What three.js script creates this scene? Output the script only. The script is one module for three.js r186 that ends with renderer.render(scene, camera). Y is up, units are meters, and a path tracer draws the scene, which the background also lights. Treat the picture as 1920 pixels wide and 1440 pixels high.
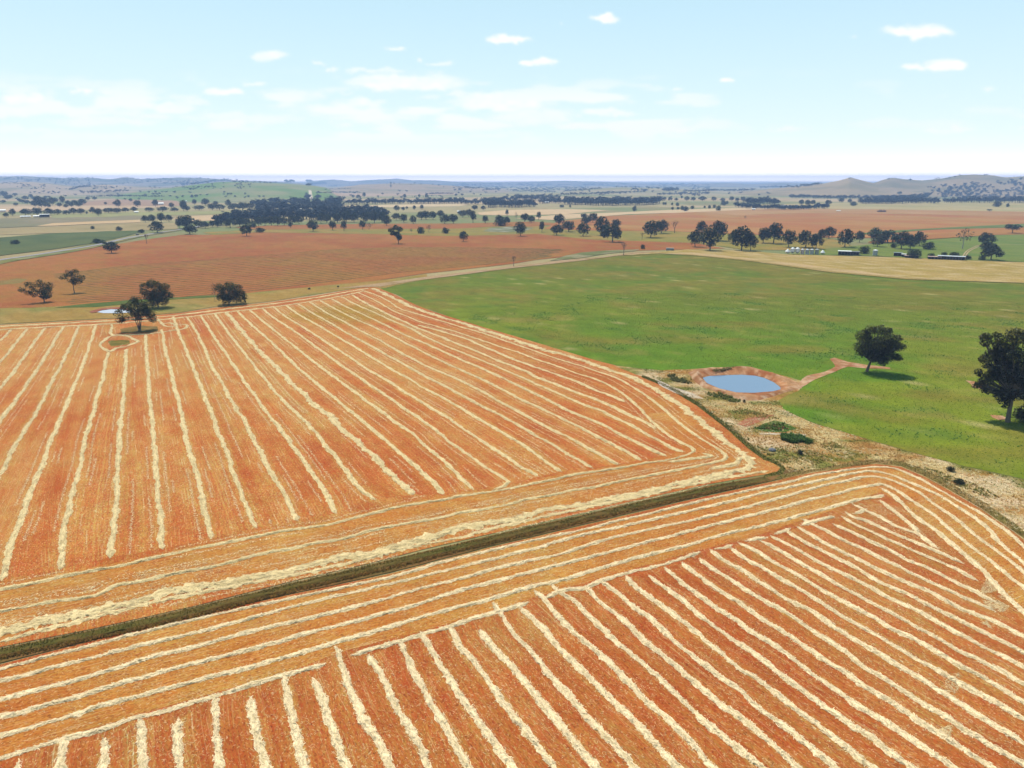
import * as THREE from 'three';
import { mergeGeometries } from 'three/addons/utils/BufferGeometryUtils.js';

// ---------------------------------------------------------------- camera, sky, sun, exposure
const F = 1354, PITCH = Math.atan((720 - 340) / F), EYE = 70;      // photograph is 1920 x 1440; camera flies 70 m up
const scene = new THREE.Scene();
const camera = new THREE.PerspectiveCamera(2 * Math.atan(720 / F) * 180 / Math.PI, 4 / 3, 1, 60000);
camera.position.set(0, EYE, 0);
camera.rotation.x = -PITCH;
const renderer = new THREE.WebGLRenderer();
renderer.toneMapping = THREE.LinearToneMapping;
const EXPOSURE = 1.5;
renderer.toneMappingExposure = EXPOSURE;
renderer.shadowMap.enabled = true;
const SUN = new THREE.Vector3(-0.22, 0.875, -0.432).normalize();
const sun = new THREE.DirectionalLight(new THREE.Color(1, 0.95, 0.86), 4.6);
sun.position.copy(SUN).multiplyScalar(900);
sun.castShadow = true;
Object.assign(sun.shadow.camera, { left: -500, right: 500, top: 500, bottom: -500, near: 1, far: 2500 });
sun.shadow.mapSize.set(4096, 4096);
scene.add(sun, sun.target);
scene.fog = new THREE.FogExp2(new THREE.Color(0.44, 0.62, 1.0), 0.000115);
let K = [2.2, 2.35, 2.5];                                            // how bright a level surface of base colour 1 looks here: set from sun and sky below

// ---------------------------------------------------------------- numbers
const clamp = (v, a = 0, b = 1) => Math.min(b, Math.max(a, v)), lerp = (a, b, t) => a + (b - a) * t;
const smooth = (a, b, x) => { const t = clamp((x - a) / (b - a)); return t * t * (3 - 2 * t); };
function rng(seed) { let s = seed >>> 0; return () => { s = (s + 0x6d2b79f5) | 0; let t = Math.imul(s ^ (s >>> 15), 1 | s); t = (t + Math.imul(t ^ (t >>> 7), 61 | t)) ^ t; return ((t ^ (t >>> 14)) >>> 0) / 4294967296; }; }
const hash = (x, y) => { let h = Math.imul(x | 0, 374761393) ^ Math.imul(y | 0, 668265263); h = Math.imul(h ^ (h >>> 13), 1274126177); return ((h ^ (h >>> 16)) >>> 0) / 4294967296; };
function noise(x, y) {
  const ix = Math.floor(x), iy = Math.floor(y), fx = x - ix, fy = y - iy, u = fx * fx * (3 - 2 * fx), v = fy * fy * (3 - 2 * fy);
  return lerp(lerp(hash(ix, iy), hash(ix + 1, iy), u), lerp(hash(ix, iy + 1), hash(ix + 1, iy + 1), u), v);
}
const fbm = (x, y, n = 4) => { let s = 0, a = 0.5, t = 0; for (let i = 0; i < n; i++) { s += a * noise(x, y); t += a; a *= 0.5; x = x * 2.03 + 17.1; y = y * 2.03 + 5.7; } return s / t; };
const lin = (c) => { c /= 255; return c <= 0.04045 ? c / 12.92 : ((c + 0.055) / 1.055) ** 2.4; };
const col = (r, g, b) => [lin(r) / K[0], lin(g) / K[1], lin(b) / K[2]];       // base colour of a surface that looks like r, g, b in full sun
const mix3 = (a, b, t) => [lerp(a[0], b[0], t), lerp(a[1], b[1], t), lerp(a[2], b[2], t)];

// ---------------------------------------------------------------- sky
const cp = Math.cos(PITCH), sp = Math.sin(PITCH);
function ray(px, py) {                                             // direction from the camera through a place in the picture
  const x = (px - 960) / F, y = -(py - 720) / F;
  return [x, y * cp - sp, -y * sp - cp];
}
{
  const W = 3072, H = 1536, data = new Float32Array(W * H * 4);
  // where clouds stand: [x, y, width, height, density]
  const clouds = [[1128, 36, 56, 18, 1], [950, 73, 80, 18, 0.9], [1012, 117, 84, 13, 0.85], [1718, 60, 132, 26, 1], [1772, 122, 74, 20, 1], [1716, 127, 52, 14, 0.9], [1363, 152, 32, 11, 0.9], [505, 106, 60, 20, 0.7], [480, 110, 30, 10, 0.6],
    [590, 117, 26, 8, 0.6], [618, 128, 36, 9, 0.7], [740, 91, 46, 8, 0.7], [784, 114, 18, 7, 0.7], [823, 120, 46, 8, 0.7], [480, 155, 56, 7, 0.6], [422, 173, 78, 17, 0.8], [40, 187, 94, 26, 0.9], [30, 214, 110, 22, 0.7], [150, 172, 62, 10, 0.8], [200, 173, 22, 6, 0.7],
    [760, 156, 245, 34, 0.75], [700, 134, 120, 12, 0.5], [935, 192, 205, 42, 0.75], [675, 195, 104, 22, 0.7], [590, 203, 54, 14, 0.6], [318, 204, 104, 20, 0.7], [200, 229, 230, 18, 0.6], [1000, 222, 170, 40, 0.6], [1080, 239, 96, 14, 0.6], [1140, 212, 118, 15, 0.7],
    [1265, 242, 74, 11, 0.7], [1480, 242, 84, 7, 0.6], [1785, 244, 116, 9, 0.8], [1235, 165, 15, 5, 0.6], [1270, 167, 19, 5, 0.6], [1860, 167, 28, 6, 0.5], [460, 222, 240, 24, 0.5], [700, 222, 210, 20, 0.5], [270, 258, 190, 20, 0.5], [90, 247, 110, 14, 0.5],
    [560, 264, 200, 16, 0.4], [820, 266, 220, 14, 0.4], [1010, 268, 90, 8, 0.35], [360, 190, 60, 12, 0.5], [860, 174, 60, 10, 0.5], [1180, 236, 60, 8, 0.4], [640, 175, 30, 6, 0.4], [240, 215, 80, 10, 0.5], [10, 240, 80, 16, 0.6], [1048, 46, 8, 5, 0.5], [1600, 70, 20, 5, 0.4], [1910, 242, 22, 8, 0.6]];
  const fwd = [0, -sp, -cp], upv = [0, cp, -sp], total = [0, 0, 0, 0];
  for (let r = 0; r < H; r++) {
    const el = ((r + 0.5) / H - 0.5) * Math.PI, ce = Math.cos(el), se = Math.sin(el), deg = el * 180 / Math.PI;
    for (let c = 0; c < W; c++) {
      const az = ((c + 0.5) / W - 0.5) * 2 * Math.PI, x = Math.cos(az) * ce, z = Math.sin(az) * ce, i = (r * W + c) * 4;
      const e = Math.max(deg, 0), toSun = Math.acos(clamp(x * SUN.x + se * SUN.y + z * SUN.z, -1, 1)) * 180 / Math.PI;
      const low = Math.exp(-e / 2), mid = Math.exp(-e / 17), glow = Math.exp(-toSun / 22);
      let R = 0.05 + 0.95 * Math.exp(-e / 20) + 0.5 * low + 0.4 * glow, G = 0.2 + 0.95 * Math.exp(-e / 30) + 0.3 * low + 0.35 * glow, B = 0.45 + 1.06 * mid + 0.3 * low + 0.3 * glow;
      if (deg < 0) { R = 0.5; G = 0.45; B = 0.36; }
      else { const h = Math.exp(-e / 0.6); R += 4.4 * h; G += 3.4 * h; B += 2.2 * h; }
      if (deg > 0 && deg < 30) {
        const d = x * fwd[0] + se * fwd[1] + z * fwd[2];
        let a = 0, px = 0, py = 0, inside = false;
        if (d > 0.2) { px = 960 + F * x / d; py = 720 - F * (se * upv[1] + z * upv[2]) / d; inside = px > -20 && px < 1940 && py > -40; }
        if (inside) {
          const wx = px + 34 * (fbm(px / 30, py / 13, 5) - 0.5) + 9 * (fbm(px / 7, py / 4, 3) - 0.5), wy = py + 19 * (fbm(px / 26 + 40, py / 13 + 9, 5) - 0.5) + 4 * (fbm(px / 6 + 3, py / 4, 3) - 0.5);
          for (const [cx, cy, w, h, den] of clouds) {
            const u = (wx - cx) / (w * 0.55), v = (wy - cy) / (h * 0.6);
            if (u < -1.4 || u > 1.4 || v < -1.5 || v > 1.5) continue;
            const flat = v > 0 ? v * 1.35 : v, q = 1 - (u * u + flat * flat);
            a = Math.max(a, den * smooth(-0.1, 0.8, q));
          }
          a *= 0.55 + 0.9 * fbm(px / 20, py / 8, 4);
          a = Math.max(a, 0.75 * smooth(0.5, 0.68, fbm(px / 110 + 7, py / 26 + 3, 5)) * smooth(120, 200, py) * (1 - smooth(255, 300, py)) * (1 - 0.6 * smooth(1100, 1500, px)));
        } else {                                                   // the same scattered small clouds go on all round
          const k = 1 / (se + 0.06), n = fbm(Math.cos(az) * k * 2.2 + 30, Math.sin(az) * k * 2.2 + 11, 5);
          a = smooth(0.6, 0.72, n) * 0.8 * smooth(0.5, 3, deg) * (1 - smooth(16, 30, deg));
        }
        a = clamp(a);
        R = lerp(R, Math.max(R, 1.14), a); G = lerp(G, Math.max(G, 1.12), a); B = lerp(B, Math.max(B, 1.12), a);
      }
      R /= EXPOSURE; G /= EXPOSURE; B /= EXPOSURE;
      if (se > 0) { const w = se * ce; total[0] += R * w; total[1] += G * w; total[2] += B * w; total[3] += w; }
      data[i] = R; data[i + 1] = G; data[i + 2] = B; data[i + 3] = 1;
    }
  }
  const sky = new THREE.DataTexture(data, W, H, THREE.RGBAFormat, THREE.FloatType);
  sky.mapping = THREE.EquirectangularReflectionMapping;
  sky.magFilter = sky.minFilter = THREE.LinearFilter;
  sky.needsUpdate = true;
  scene.background = scene.environment = sky;
  K = sun.color.toArray().map((c, i) => EXPOSURE * (sun.intensity * c * SUN.y / Math.PI + total[i] / total[3]) * 1.08);
  console.log('K', K.map((k) => k.toFixed(2)).join(' '));
}

// ---------------------------------------------------------------- the lie of the land
function plain(x, z) {
  const d = Math.hypot(x, z), n = 1 - smooth(3000, 9000, d);
  return n * (0.7 * Math.sin(x * 0.011 + 1.3) * Math.sin(z * 0.009 + 0.5) + 0.4 * Math.sin(x * 0.021 - z * 0.015)) +
    smooth(900, 3500, d) * (1 - smooth(12000, 17000, d)) * 4.5 * Math.sin(x * 0.0019 + 0.8) * Math.sin(z * 0.0016 + 1.1);
}
const hillList = [];
function hillHeight(h, wx, z) {
  const x = wx * h.D / Math.max(1, -z);                            // spurs fan out from the crest
  if (x < h.x0 || x > h.x1) return -50;
  const t = (z + h.D) / (z > -h.D ? h.front : h.back);
  if (t < -1 || t > 1) return -50;
  let i = 0;
  while (i < h.crest.length - 2 && h.crest[i + 1][0] < x) i++;
  const [ax, ay] = h.crest[i], [bx, by] = h.crest[i + 1], s = clamp((x - ax) / (bx - ax)), u = s * s * (3 - 2 * s);
  const top = lerp(ay, by, lerp(s, u, 0.15)), end = smooth(h.x0, h.x0 + h.end, x) * (1 - smooth(h.x1 - h.end, h.x1, x));
  const bell = Math.cos(t * Math.PI / 2) ** 1.6, gully = 1 + 0.22 * (fbm(x / h.grain, z / h.grain, 3) - 0.5) * Math.min(1, Math.abs(t) * 4);
  return (top + 6) * bell * gully * end - 6;
}
function addHill(name, D, front, back, grain, crestPx) {
  const crest = crestPx.map(([px, py]) => { const r = ray(px, py), t = D / -r[2]; return [r[0] * t, EYE + r[1] * t]; });
  const h = { name, D, front, back, grain, crest, x0: crest[0][0], x1: crest[crest.length - 1][0] };
  h.end = (h.x1 - h.x0) * 0.06;
  hillList.push(h);
}
addHill('hill_range', 9200, 3300, 1500, 420, [[-420, 336], [-200, 329], [0, 331], [50, 330.5], [120, 334], [165, 333.5], [205, 336], [237, 332.5], [262, 336], [310, 334], [345, 333], [400, 335], [450, 338], [520, 341], [620, 346]]);
addHill('hill_slope', 5200, 1700, 900, 260, [[-420, 348], [-100, 342], [0, 343], [60, 341], [140, 349], [200, 346], [260, 350], [330, 352], [420, 356], [520, 362]]);
addHill('green_hill', 4100, 1500, 1100, 300, [[150, 372], [240, 362], [310, 353], [360, 347], [410, 341.5], [450, 341], [500, 343], [545, 345], [590, 349], [640, 357]]);
addHill('far_hill', 13000, 2200, 1500, 500, [[540, 346], [590, 339], [625, 336.5], [660, 340], [690, 337.5], [745, 335], [775, 338], [815, 338], [850, 341], [930, 342], [990, 340.5], [1060, 339], [1130, 341], [1200, 344], [1290, 346]]);
addHill('brown_rise', 6000, 1800, 1100, 320, [[590, 358], [640, 351], [680, 346], [740, 344], [790, 345], [840, 348], [900, 352], [980, 360]]);
addHill('low_rise', 4800, 1100, 900, 280, [[1040, 362], [1100, 355], [1160, 351.5], [1230, 353], [1310, 357], [1420, 364]]);
addHill('far_ridge', 11000, 1800, 1200, 420, [[1200, 347], [1300, 345], [1360, 343], [1410, 345], [1470, 342.5], [1520, 344], [1600, 347]]);
addHill('cone_hill', 4700, 1250, 1100, 240, [[1360, 362], [1440, 355], [1500, 349], [1545, 344], [1570, 339.5], [1584, 335.8], [1594, 332.6], [1605, 335.5], [1624, 340.5], [1648, 345.5], [1700, 350], [1760, 358], [1840, 372]]);
addHill('wooded_hill', 5000, 1500, 1300, 280, [[1560, 358], [1622, 347.5], [1643, 342], [1658, 336.5], [1674, 333.4], [1694, 336], [1730, 338.5], [1765, 335], [1800, 328.5], [1825, 327.5], [1860, 329], [1885, 333], [1920, 331], [1980, 327], [2080, 330], [2200, 336], [2400, 350]]);
function land(x, z) {
  let y = plain(x, z);
  if (z < -2000) for (const h of hillList) { const q = hillHeight(h, x, z); if (q > y) y = q; }
  return y;
}
function P(px, py) {                                               // the place on the land that the picture shows there
  const [dx, dy, dz] = ray(px, py);
  let t = 30, last = 30;
  while (t < 19000) {
    if (EYE + dy * t < land(dx * t, dz * t)) break;
    last = t; t *= 1.006;
  }
  if (t >= 19000) return new THREE.Vector3(dx * 18500, 0, dz * 18500);
  for (let i = 0; i < 14; i++) { const m = (last + t) / 2; if (EYE + dy * m < land(dx * m, dz * m)) t = m; else last = m; }
  return new THREE.Vector3(dx * t, land(dx * t, dz * t), dz * t);
}
const depthOf = (p) => -(p.z * cp) - (p.y - EYE) * sp;             // distance along the lens axis
const metres = (p, px) => px * depthOf(p) / F;                     // size of px picture points at that place
const slopeNormal = (x, z, e) => { const n = new THREE.Vector3(land(x - e, z) - land(x + e, z), 2 * e, land(x, z - e) - land(x, z + e)); return n.normalize(); };

// ---------------------------------------------------------------- helpers for objects
const taken = new Map();
function numbered(name) { const n = taken.get(name) ?? 0; taken.set(name, n + 1); return n ? `${name}_${String(n).padStart(3, '0')}` : name; }
function tag(o, label, category, group) { o.userData.label = label; o.userData.category = category; if (group) o.userData.group = group; return o; }
function add(o, name) { o.name = numbered(name); scene.add(o); return o; }
function shade(o) { o.traverse((m) => { if (m.isMesh) m.castShadow = m.receiveShadow = true; }); return o; }
function structure(o, name, label) { add(o, name); o.userData.kind = 'structure'; if (label) o.userData.label = label; return shade(o); }
function stuff(o, name, label, parent) { if (parent) { o.name = name; parent.add(o); } else add(o, name); o.userData.kind = 'stuff'; if (label) o.userData.label = label; return shade(o); }
const part = (geometry, material, name, parent) => { const m = new THREE.Mesh(geometry, material); m.name = name; parent.add(m); return m; };
const geo = (pos, normal, color, uv, index) => {
  const g = new THREE.BufferGeometry();
  g.setAttribute('position', new THREE.BufferAttribute(new Float32Array(pos), 3));
  if (normal) g.setAttribute('normal', new THREE.BufferAttribute(new Float32Array(normal), 3));
  if (color) g.setAttribute('color', new THREE.BufferAttribute(new Float32Array(color), 3));
  if (uv) g.setAttribute('uv', new THREE.BufferAttribute(new Float32Array(uv), 2));
  if (index) g.setIndex(index);
  if (!normal) g.computeVertexNormals();
  return g;
};

// ---------------------------------------------------------------- textures of what the ground is made of
function painted(size, across, draw, srgb = true) {
  const c = document.createElement('canvas'); c.width = c.height = size;
  draw(c.getContext('2d'), size);
  const t = new THREE.CanvasTexture(c);
  t.wrapS = t.wrapT = THREE.RepeatWrapping; t.magFilter = THREE.LinearFilter;
  if (srgb) t.colorSpace = THREE.SRGBColorSpace;
  t.repeat.set(1 / across, 1 / across);                            // uv are metres
  const d = c.getContext('2d').getImageData(0, 0, size, size).data, mean = [0, 0, 0]; let n = 0;
  for (let i = 0; i < d.length; i += 4 * 37) { n++; for (let k = 0; k < 3; k++) mean[k] += lin(d[i + k]); }
  t.userData = { mean: mean.map((q) => q / n) };
  return t;
}
const pick = (r, list) => list[Math.floor(r() * list.length)];
function strokes(g, S, r, n, colors, len, wide, ang, spread, dim = 1) {
  for (let i = 0; i < n; i++) {
    const x = r() * S, y = r() * S, a = ang + (r() - 0.5) * spread, l = len * (0.4 + r());
    g.strokeStyle = pick(r, colors); g.globalAlpha = (0.35 + 0.6 * r()) * dim; g.lineWidth = wide * (0.5 + r());
    for (const ox of [0, S, -S]) { if (ox && Math.abs(x + ox - S / 2) > S / 2 + l) continue; for (const oy of [0, S, -S]) { if (oy && Math.abs(y + oy - S / 2) > S / 2 + l) continue;
      g.beginPath(); g.moveTo(x + ox - Math.cos(a) * l / 2, y + oy - Math.sin(a) * l / 2); g.lineTo(x + ox + Math.cos(a) * l / 2, y + oy + Math.sin(a) * l / 2); g.stroke(); } }
  }
  g.globalAlpha = 1;
}
function blots(g, S, r, n, colors, size, alpha) {
  for (let i = 0; i < n; i++) {
    const x = r() * S, y = r() * S, w = size * (0.4 + r()), h = w * (0.6 + 1.6 * r()); g.globalAlpha = alpha * (0.4 + 0.6 * r()); g.fillStyle = pick(r, colors);
    for (const ox of [0, S, -S]) for (const oy of [0, S, -S]) { if (x + ox < -w || x + ox > S + w || y + oy < -h || y + oy > S + h) continue; g.beginPath(); g.ellipse(x + ox, y + oy, w, h, 0, 0, 7); g.fill(); }
  }
  g.globalAlpha = 1;
}
function stubbleTexture(seed, base, reds, golds, straw) {
  return painted(2048, 40, (g, S) => {
    const r = rng(seed);
    g.fillStyle = base; g.fillRect(0, 0, S, S);
    blots(g, S, r, 700, [...reds, ...golds], 90, 0.14);
    for (let i = 0; i < 150; i++) { g.globalAlpha = 0.08 + 0.3 * r(); g.fillStyle = pick(r, r() < 0.5 ? reds : golds); const x = r() * S, w = 5 + 18 * r(); g.fillRect(x, 0, w, S); if (x + w > S) g.fillRect(0, 0, x + w - S, S); }
    strokes(g, S, r, 15000, reds, 34, 7, Math.PI / 2, 0.7, 0.45);
    strokes(g, S, r, 15000, golds, 34, 7, Math.PI / 2, 0.6, 0.45);
    strokes(g, S, r, 9000, ['#7a3c1a', '#8a4620', '#6c3618', '#96501f'], 18, 7, Math.PI / 2, 1.4, 0.5);
    strokes(g, S, r, 160, straw, 320, 6, Math.PI / 2, 0.04, 0.4);
    strokes(g, S, r, 5000, straw, 20, 6, Math.PI / 2, 2.4, 0.55);
  });
}
const T = {
  stubble: stubbleTexture(11, '#c46c30', ['#c45826', '#b84c20', '#cc602a', '#a84620'], ['#cc8638', '#d89844', '#bc8434', '#b08838'], ['#f0d294', '#e6c07c', '#f4dcaa']),
  headland: stubbleTexture(12, '#d08438', ['#cc6a2a', '#d07432', '#b85c24'], ['#dea24a', '#d6983e', '#c6943a', '#e4b05a'], ['#f6deaa', '#f2d498', '#f8e6be']),
  straw: painted(512, 4, (g, S) => { const r = rng(5); g.fillStyle = '#efdcb2'; g.fillRect(0, 0, S, S); strokes(g, S, r, 2600, ['#fff0cc', '#f8e6bc', '#e2cc9a', '#d8c08c', '#c4ab78'], 46, 3, 0, 6.3); strokes(g, S, r, 500, ['#8c7448', '#9c8454', '#7c7048'], 26, 3, 0, 6.3); }),
  crop: painted(1024, 26, (g, S) => { const r = rng(7); g.fillStyle = '#cfcfcf'; g.fillRect(0, 0, S, S); blots(g, S, r, 700, ['#bcbcb4', '#e0e0d4', '#d6cfc0', '#b4bcae'], 26, 0.3); strokes(g, S, r, 16000, ['#f2f0d8', '#e4e4cc', '#b0b8a4', '#9ca890', '#c8c8b8'], 12, 3, 0, 1.2); strokes(g, S, r, 1600, ['#7c8a74', '#8c927c'], 16, 5, 0, 1.5); }),
  weeds: painted(1024, 30, (g, S) => { const r = rng(8); g.fillStyle = '#cabfa8'; g.fillRect(0, 0, S, S); blots(g, S, r, 900, ['#efe4cc', '#b89a78', '#9c9066', '#e0ccac', '#a87c58', '#f4ecdc'], 20, 0.4); strokes(g, S, r, 13000, ['#f6ecd2', '#e8d6b0', '#a89060', '#8c8850', '#b07c50', '#fff4e0'], 16, 3, 0, 6.3); }),
  soil: painted(512, 20, (g, S) => { const r = rng(9); g.fillStyle = '#d0d0d0'; g.fillRect(0, 0, S, S); blots(g, S, r, 900, ['#bcb4ac', '#e6e0da', '#c4bcb4', '#dcd4cc', '#a8a098'], 14, 0.35); strokes(g, S, r, 3000, ['#f0e8e0', '#a89c90'], 6, 2, 0, 6.3); }),
};
// ---------------------------------------------------------------- sheets of ground
const M = {};
M.plain = new THREE.MeshPhysicalMaterial({ specularIntensity: 0.1, name: 'soil_and_grass', vertexColors: true, roughness: 1, map: T.soil, color: new THREE.Color(...T.soil.userData.mean.map((m) => 1 / m)) });
const scaled = (map, name) => new THREE.MeshPhysicalMaterial({ specularIntensity: 0.1, name, map, vertexColors: true, roughness: 1, color: new THREE.Color(...map.userData.mean.map((m) => 1 / m)) });  // the map only varies the colour that the sheet gives
M.stubble = scaled(T.stubble, 'stubble');
M.headland = scaled(T.headland, 'headland_stubble');
M.crop = scaled(T.crop, 'green_crop');
M.weeds = scaled(T.weeds, 'straw_and_weeds');
M.bare = scaled(T.soil, 'bare_soil');
const line = (s) => s.trim().split(/\s+/).map((q) => q.split(',').map(Number));

const inPoly = (poly, x, z) => { let c = false; for (let i = 0, j = poly.length - 1; i < poly.length; j = i++) { const [a, b] = poly[i], [d, e] = poly[j]; if ((b > z) !== (e > z) && x < (d - a) * (z - b) / (e - b) + a) c = !c; } return c; };
function clipCell(poly, x0, x1, z0, z1) {
  let out = poly;
  for (const [axis, at, sign] of [[0, x0, 1], [0, x1, -1], [1, z0, 1], [1, z1, -1]]) {
    const src = out; out = [];
    for (let i = 0; i < src.length; i++) {
      const p = src[i], q = src[(i + 1) % src.length], a = (p[axis] - at) * sign, b = (q[axis] - at) * sign;
      if (a >= 0) out.push(p);
      if ((a >= 0) !== (b >= 0)) { const t = a / (a - b); out.push([p[0] + (q[0] - p[0]) * t, p[1] + (q[1] - p[1]) * t]); }
    }
    if (out.length < 3) return null;
  }
  return out;
}
function groundPoly(px, rough = 0) {                               // outline traced in the picture -> outline on the land
  const out = [];
  for (let i = 0; i < px.length; i++) {
    const a = px[i], b = px[(i + 1) % px.length], n = Math.max(1, Math.ceil(Math.hypot(b[0] - a[0], b[1] - a[1]) / 14));
    for (let k = 0; k < n; k++) {
      const p = P(lerp(a[0], b[0], k / n), lerp(a[1], b[1], k / n)), w = rough * Math.hypot(p.x, p.z) / 300;
      out.push([p.x + w * (noise(p.x * 0.21, p.z * 0.21) - 0.5) * 2, p.z + w * (noise(p.x * 0.21 + 50, p.z * 0.21 + 7) - 0.5) * 2]);
    }
  }
  return out;
}
function sheetGeometry(poly, lift, cell, tint, dir = 0) {
  const xs = poly.map((p) => p[0]), zs = poly.map((p) => p[1]), x0 = Math.floor(Math.min(...xs) / cell) * cell, x1 = Math.max(...xs), z0 = Math.floor(Math.min(...zs) / cell) * cell, z1 = Math.max(...zs);
  const pos = [], nor = [], color = [], uv = [], index = [], seen = new Map(), c = Math.cos(dir), s = Math.sin(dir);
  const vert = (x, z) => {
    const key = Math.round(x * 100) + ',' + Math.round(z * 100);
    if (seen.has(key)) return seen.get(key);
    const n = slopeNormal(x, z, cell * 0.4), k = pos.length / 3;
    pos.push(x, land(x, z) + lift, z); nor.push(n.x, n.y, n.z); uv.push(x * c + z * s, -x * s + z * c); color.push(...tint(x, z));
    seen.set(key, k); return k;
  };
  for (let x = x0; x < x1; x += cell) for (let z = z0; z < z1; z += cell) {
    let cut = false;
    for (let i = 0, j = poly.length - 1; i < poly.length && !cut; j = i++) {
      const [ax, az] = poly[j], [bx, bz] = poly[i];
      cut = !(Math.max(ax, bx) < x || Math.min(ax, bx) > x + cell || Math.max(az, bz) < z || Math.min(az, bz) > z + cell);
    }
    let ring;
    if (cut) ring = clipCell(poly, x, x + cell, z, z + cell);
    else if (inPoly(poly, x + cell / 2, z + cell / 2)) { const a = vert(x, z), b = vert(x, z + cell), d = vert(x + cell, z + cell), e = vert(x + cell, z); index.push(a, b, d, a, d, e); continue; }
    if (!ring) continue;
    const pts = ring.map(([a, b]) => new THREE.Vector2(a, b)), ids = ring.map(([a, b]) => vert(a, b)), area = THREE.ShapeUtils.area(pts);
    if (Math.abs(area) < 1e-4) continue;
    for (const [i, j, k] of THREE.ShapeUtils.triangulateShape(pts, [])) {
      const up = (pts[j].x - pts[i].x) * (pts[k].y - pts[i].y) - (pts[j].y - pts[i].y) * (pts[k].x - pts[i].x) < 0;
      index.push(ids[i], ids[up ? j : k], ids[up ? k : j]);
    }
  }
  return geo(pos, nor, color, uv, index);
}
function sheet(name, label, px, lift, cell, material, tint, { dir = 0, rough = 0 } = {}) {
  const m = new THREE.Mesh(sheetGeometry(groundPoly(px, rough), lift, cell, tint, dir), material);
  return structure(m, name, label);
}
// a colour with broad and fine patches of a second and a third colour
const patchy = (a, b, c, s1 = 60, s2 = 9) => (x, z) => {
  const n = fbm(x / s1, z / s1, 4), m = fbm(x / s2 + 31, z / s2 + 7, 3);
  let q = mix3(a, b, smooth(0.38, 0.66, n)); q = mix3(q, c, smooth(0.5, 0.72, m) * 0.7);
  const v = 0.88 + 0.24 * fbm(x / 3.1, z / 3.1, 2);
  return [q[0] * v, q[1] * v, q[2] * v];
};
const tinted = (amount, s = 24) => (x, z) => { const n = fbm(x / s, z / s, 4), m = fbm(x / (s * 0.25) + 9, z / (s * 0.25), 3), v = 1 + amount * (n - 0.5) + amount * 0.7 * (m - 0.5), w = 1 + amount * 0.9 * (fbm(x / s + 71, z / s + 3, 3) - 0.5); return [v * (1.02), v * w, v * w * 0.98]; };

// the ground: one sheet to the horizon
{
  const xs = [0], zs = [30];
  for (let x = 0, d = 12; x < 19000;) { d = Math.max(12, x * 0.04); x += d; xs.push(Math.min(x, 19000)); }
  const gx = [...xs.slice(1).reverse().map((x) => -x), ...xs];
  for (let z = 0, d = 12; z < 18500;) { d = Math.max(12, z * 0.03); zs.push(-z); z += d; } zs.push(-18500);
  const pos = [], nor = [], color = [], uv = [], index = [], W = gx.length;
  const tan = col(196, 182, 128), green = col(150, 158, 100), pale = col(216, 190, 146), dry = col(178, 152, 108);
  for (const z of zs) for (const x of gx) {
    const d = Math.hypot(x, z), n = fbm(x / 420 + 3, z / 300, 3), m = fbm(x / 900 + 8, z / 500 + 4, 3);
    let q = mix3(tan, green, smooth(0.42, 0.6, n)); q = mix3(q, pale, smooth(0.58, 0.66, m) * 0.9); q = mix3(q, dry, smooth(0.5, 0.7, fbm(x / 60, z / 60, 3)) * 0.5);
    pos.push(x, plain(x, z), z); nor.push(0, 1, 0); color.push(...q); uv.push(x, z);
  }
  for (let j = 0; j < zs.length - 1; j++) for (let i = 0; i < W - 1; i++) { const a = j * W + i, b = a + 1, c = a + W, d = c + 1; index.push(a, b, d, a, d, c); }
  const g = geo(pos, nor, color, uv, index); g.computeVertexNormals();
  structure(new THREE.Mesh(g, M.plain), 'ground');
}
// the hills
{
  const looks = {
    hill_range: [col(188, 172, 150), col(120, 126, 100), 0.5], hill_slope: [col(204, 180, 146), col(150, 146, 104), 0.35], green_hill: [col(128, 158, 76), col(172, 168, 112), 0.4], far_hill: [col(176, 160, 140), col(120, 124, 104), 0.5],
    brown_rise: [col(196, 170, 136), col(168, 154, 112), 0.4], low_rise: [col(196, 178, 132), col(164, 160, 106), 0.4], far_ridge: [col(180, 164, 140), col(124, 130, 104), 0.5], cone_hill: [col(190, 166, 122), col(164, 150, 104), 0.5], wooded_hill: [col(188, 164, 124), col(150, 140, 100), 0.5],
  };
  for (const h of hillList) {
    const [a, b, k] = looks[h.name], nx = 150, nz = 44, pos = [], color = [], uv = [], index = [];
    for (let j = 0; j <= nz; j++) for (let i = 0; i <= nx; i++) {
      const z = lerp(-h.D + h.front, -h.D - h.back, j / nz), x = lerp(h.x0, h.x1, i / nx) * -z / h.D, y = Math.max(hillHeight(h, x, z), -8);
      const n = fbm(x / 260, z / 200, 4), q = mix3(a, b, smooth(0.4, 0.65, n) * (k + 0.5)), v = 0.9 + 0.25 * fbm(x / 70, z / 50, 3);
      pos.push(x, y + 0.8, z); color.push(q[0] * v, q[1] * v, q[2] * v); uv.push(x, z);
    }
    for (let j = 0; j < nz; j++) for (let i = 0; i < nx; i++) { const p = j * (nx + 1) + i, q = p + 1, r = p + nx + 1, s = r + 1; index.push(p, q, s, p, s, r); }
    structure(new THREE.Mesh(geo(pos, null, color, uv, index), M.plain), h.name);
  }
}
const across = (a, b) => { const p = P(...a), q = P(...b); return Math.atan2(q.z - p.z, q.x - p.x) - Math.PI / 2; };  // turn that lays a texture's v along a-b

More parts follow.
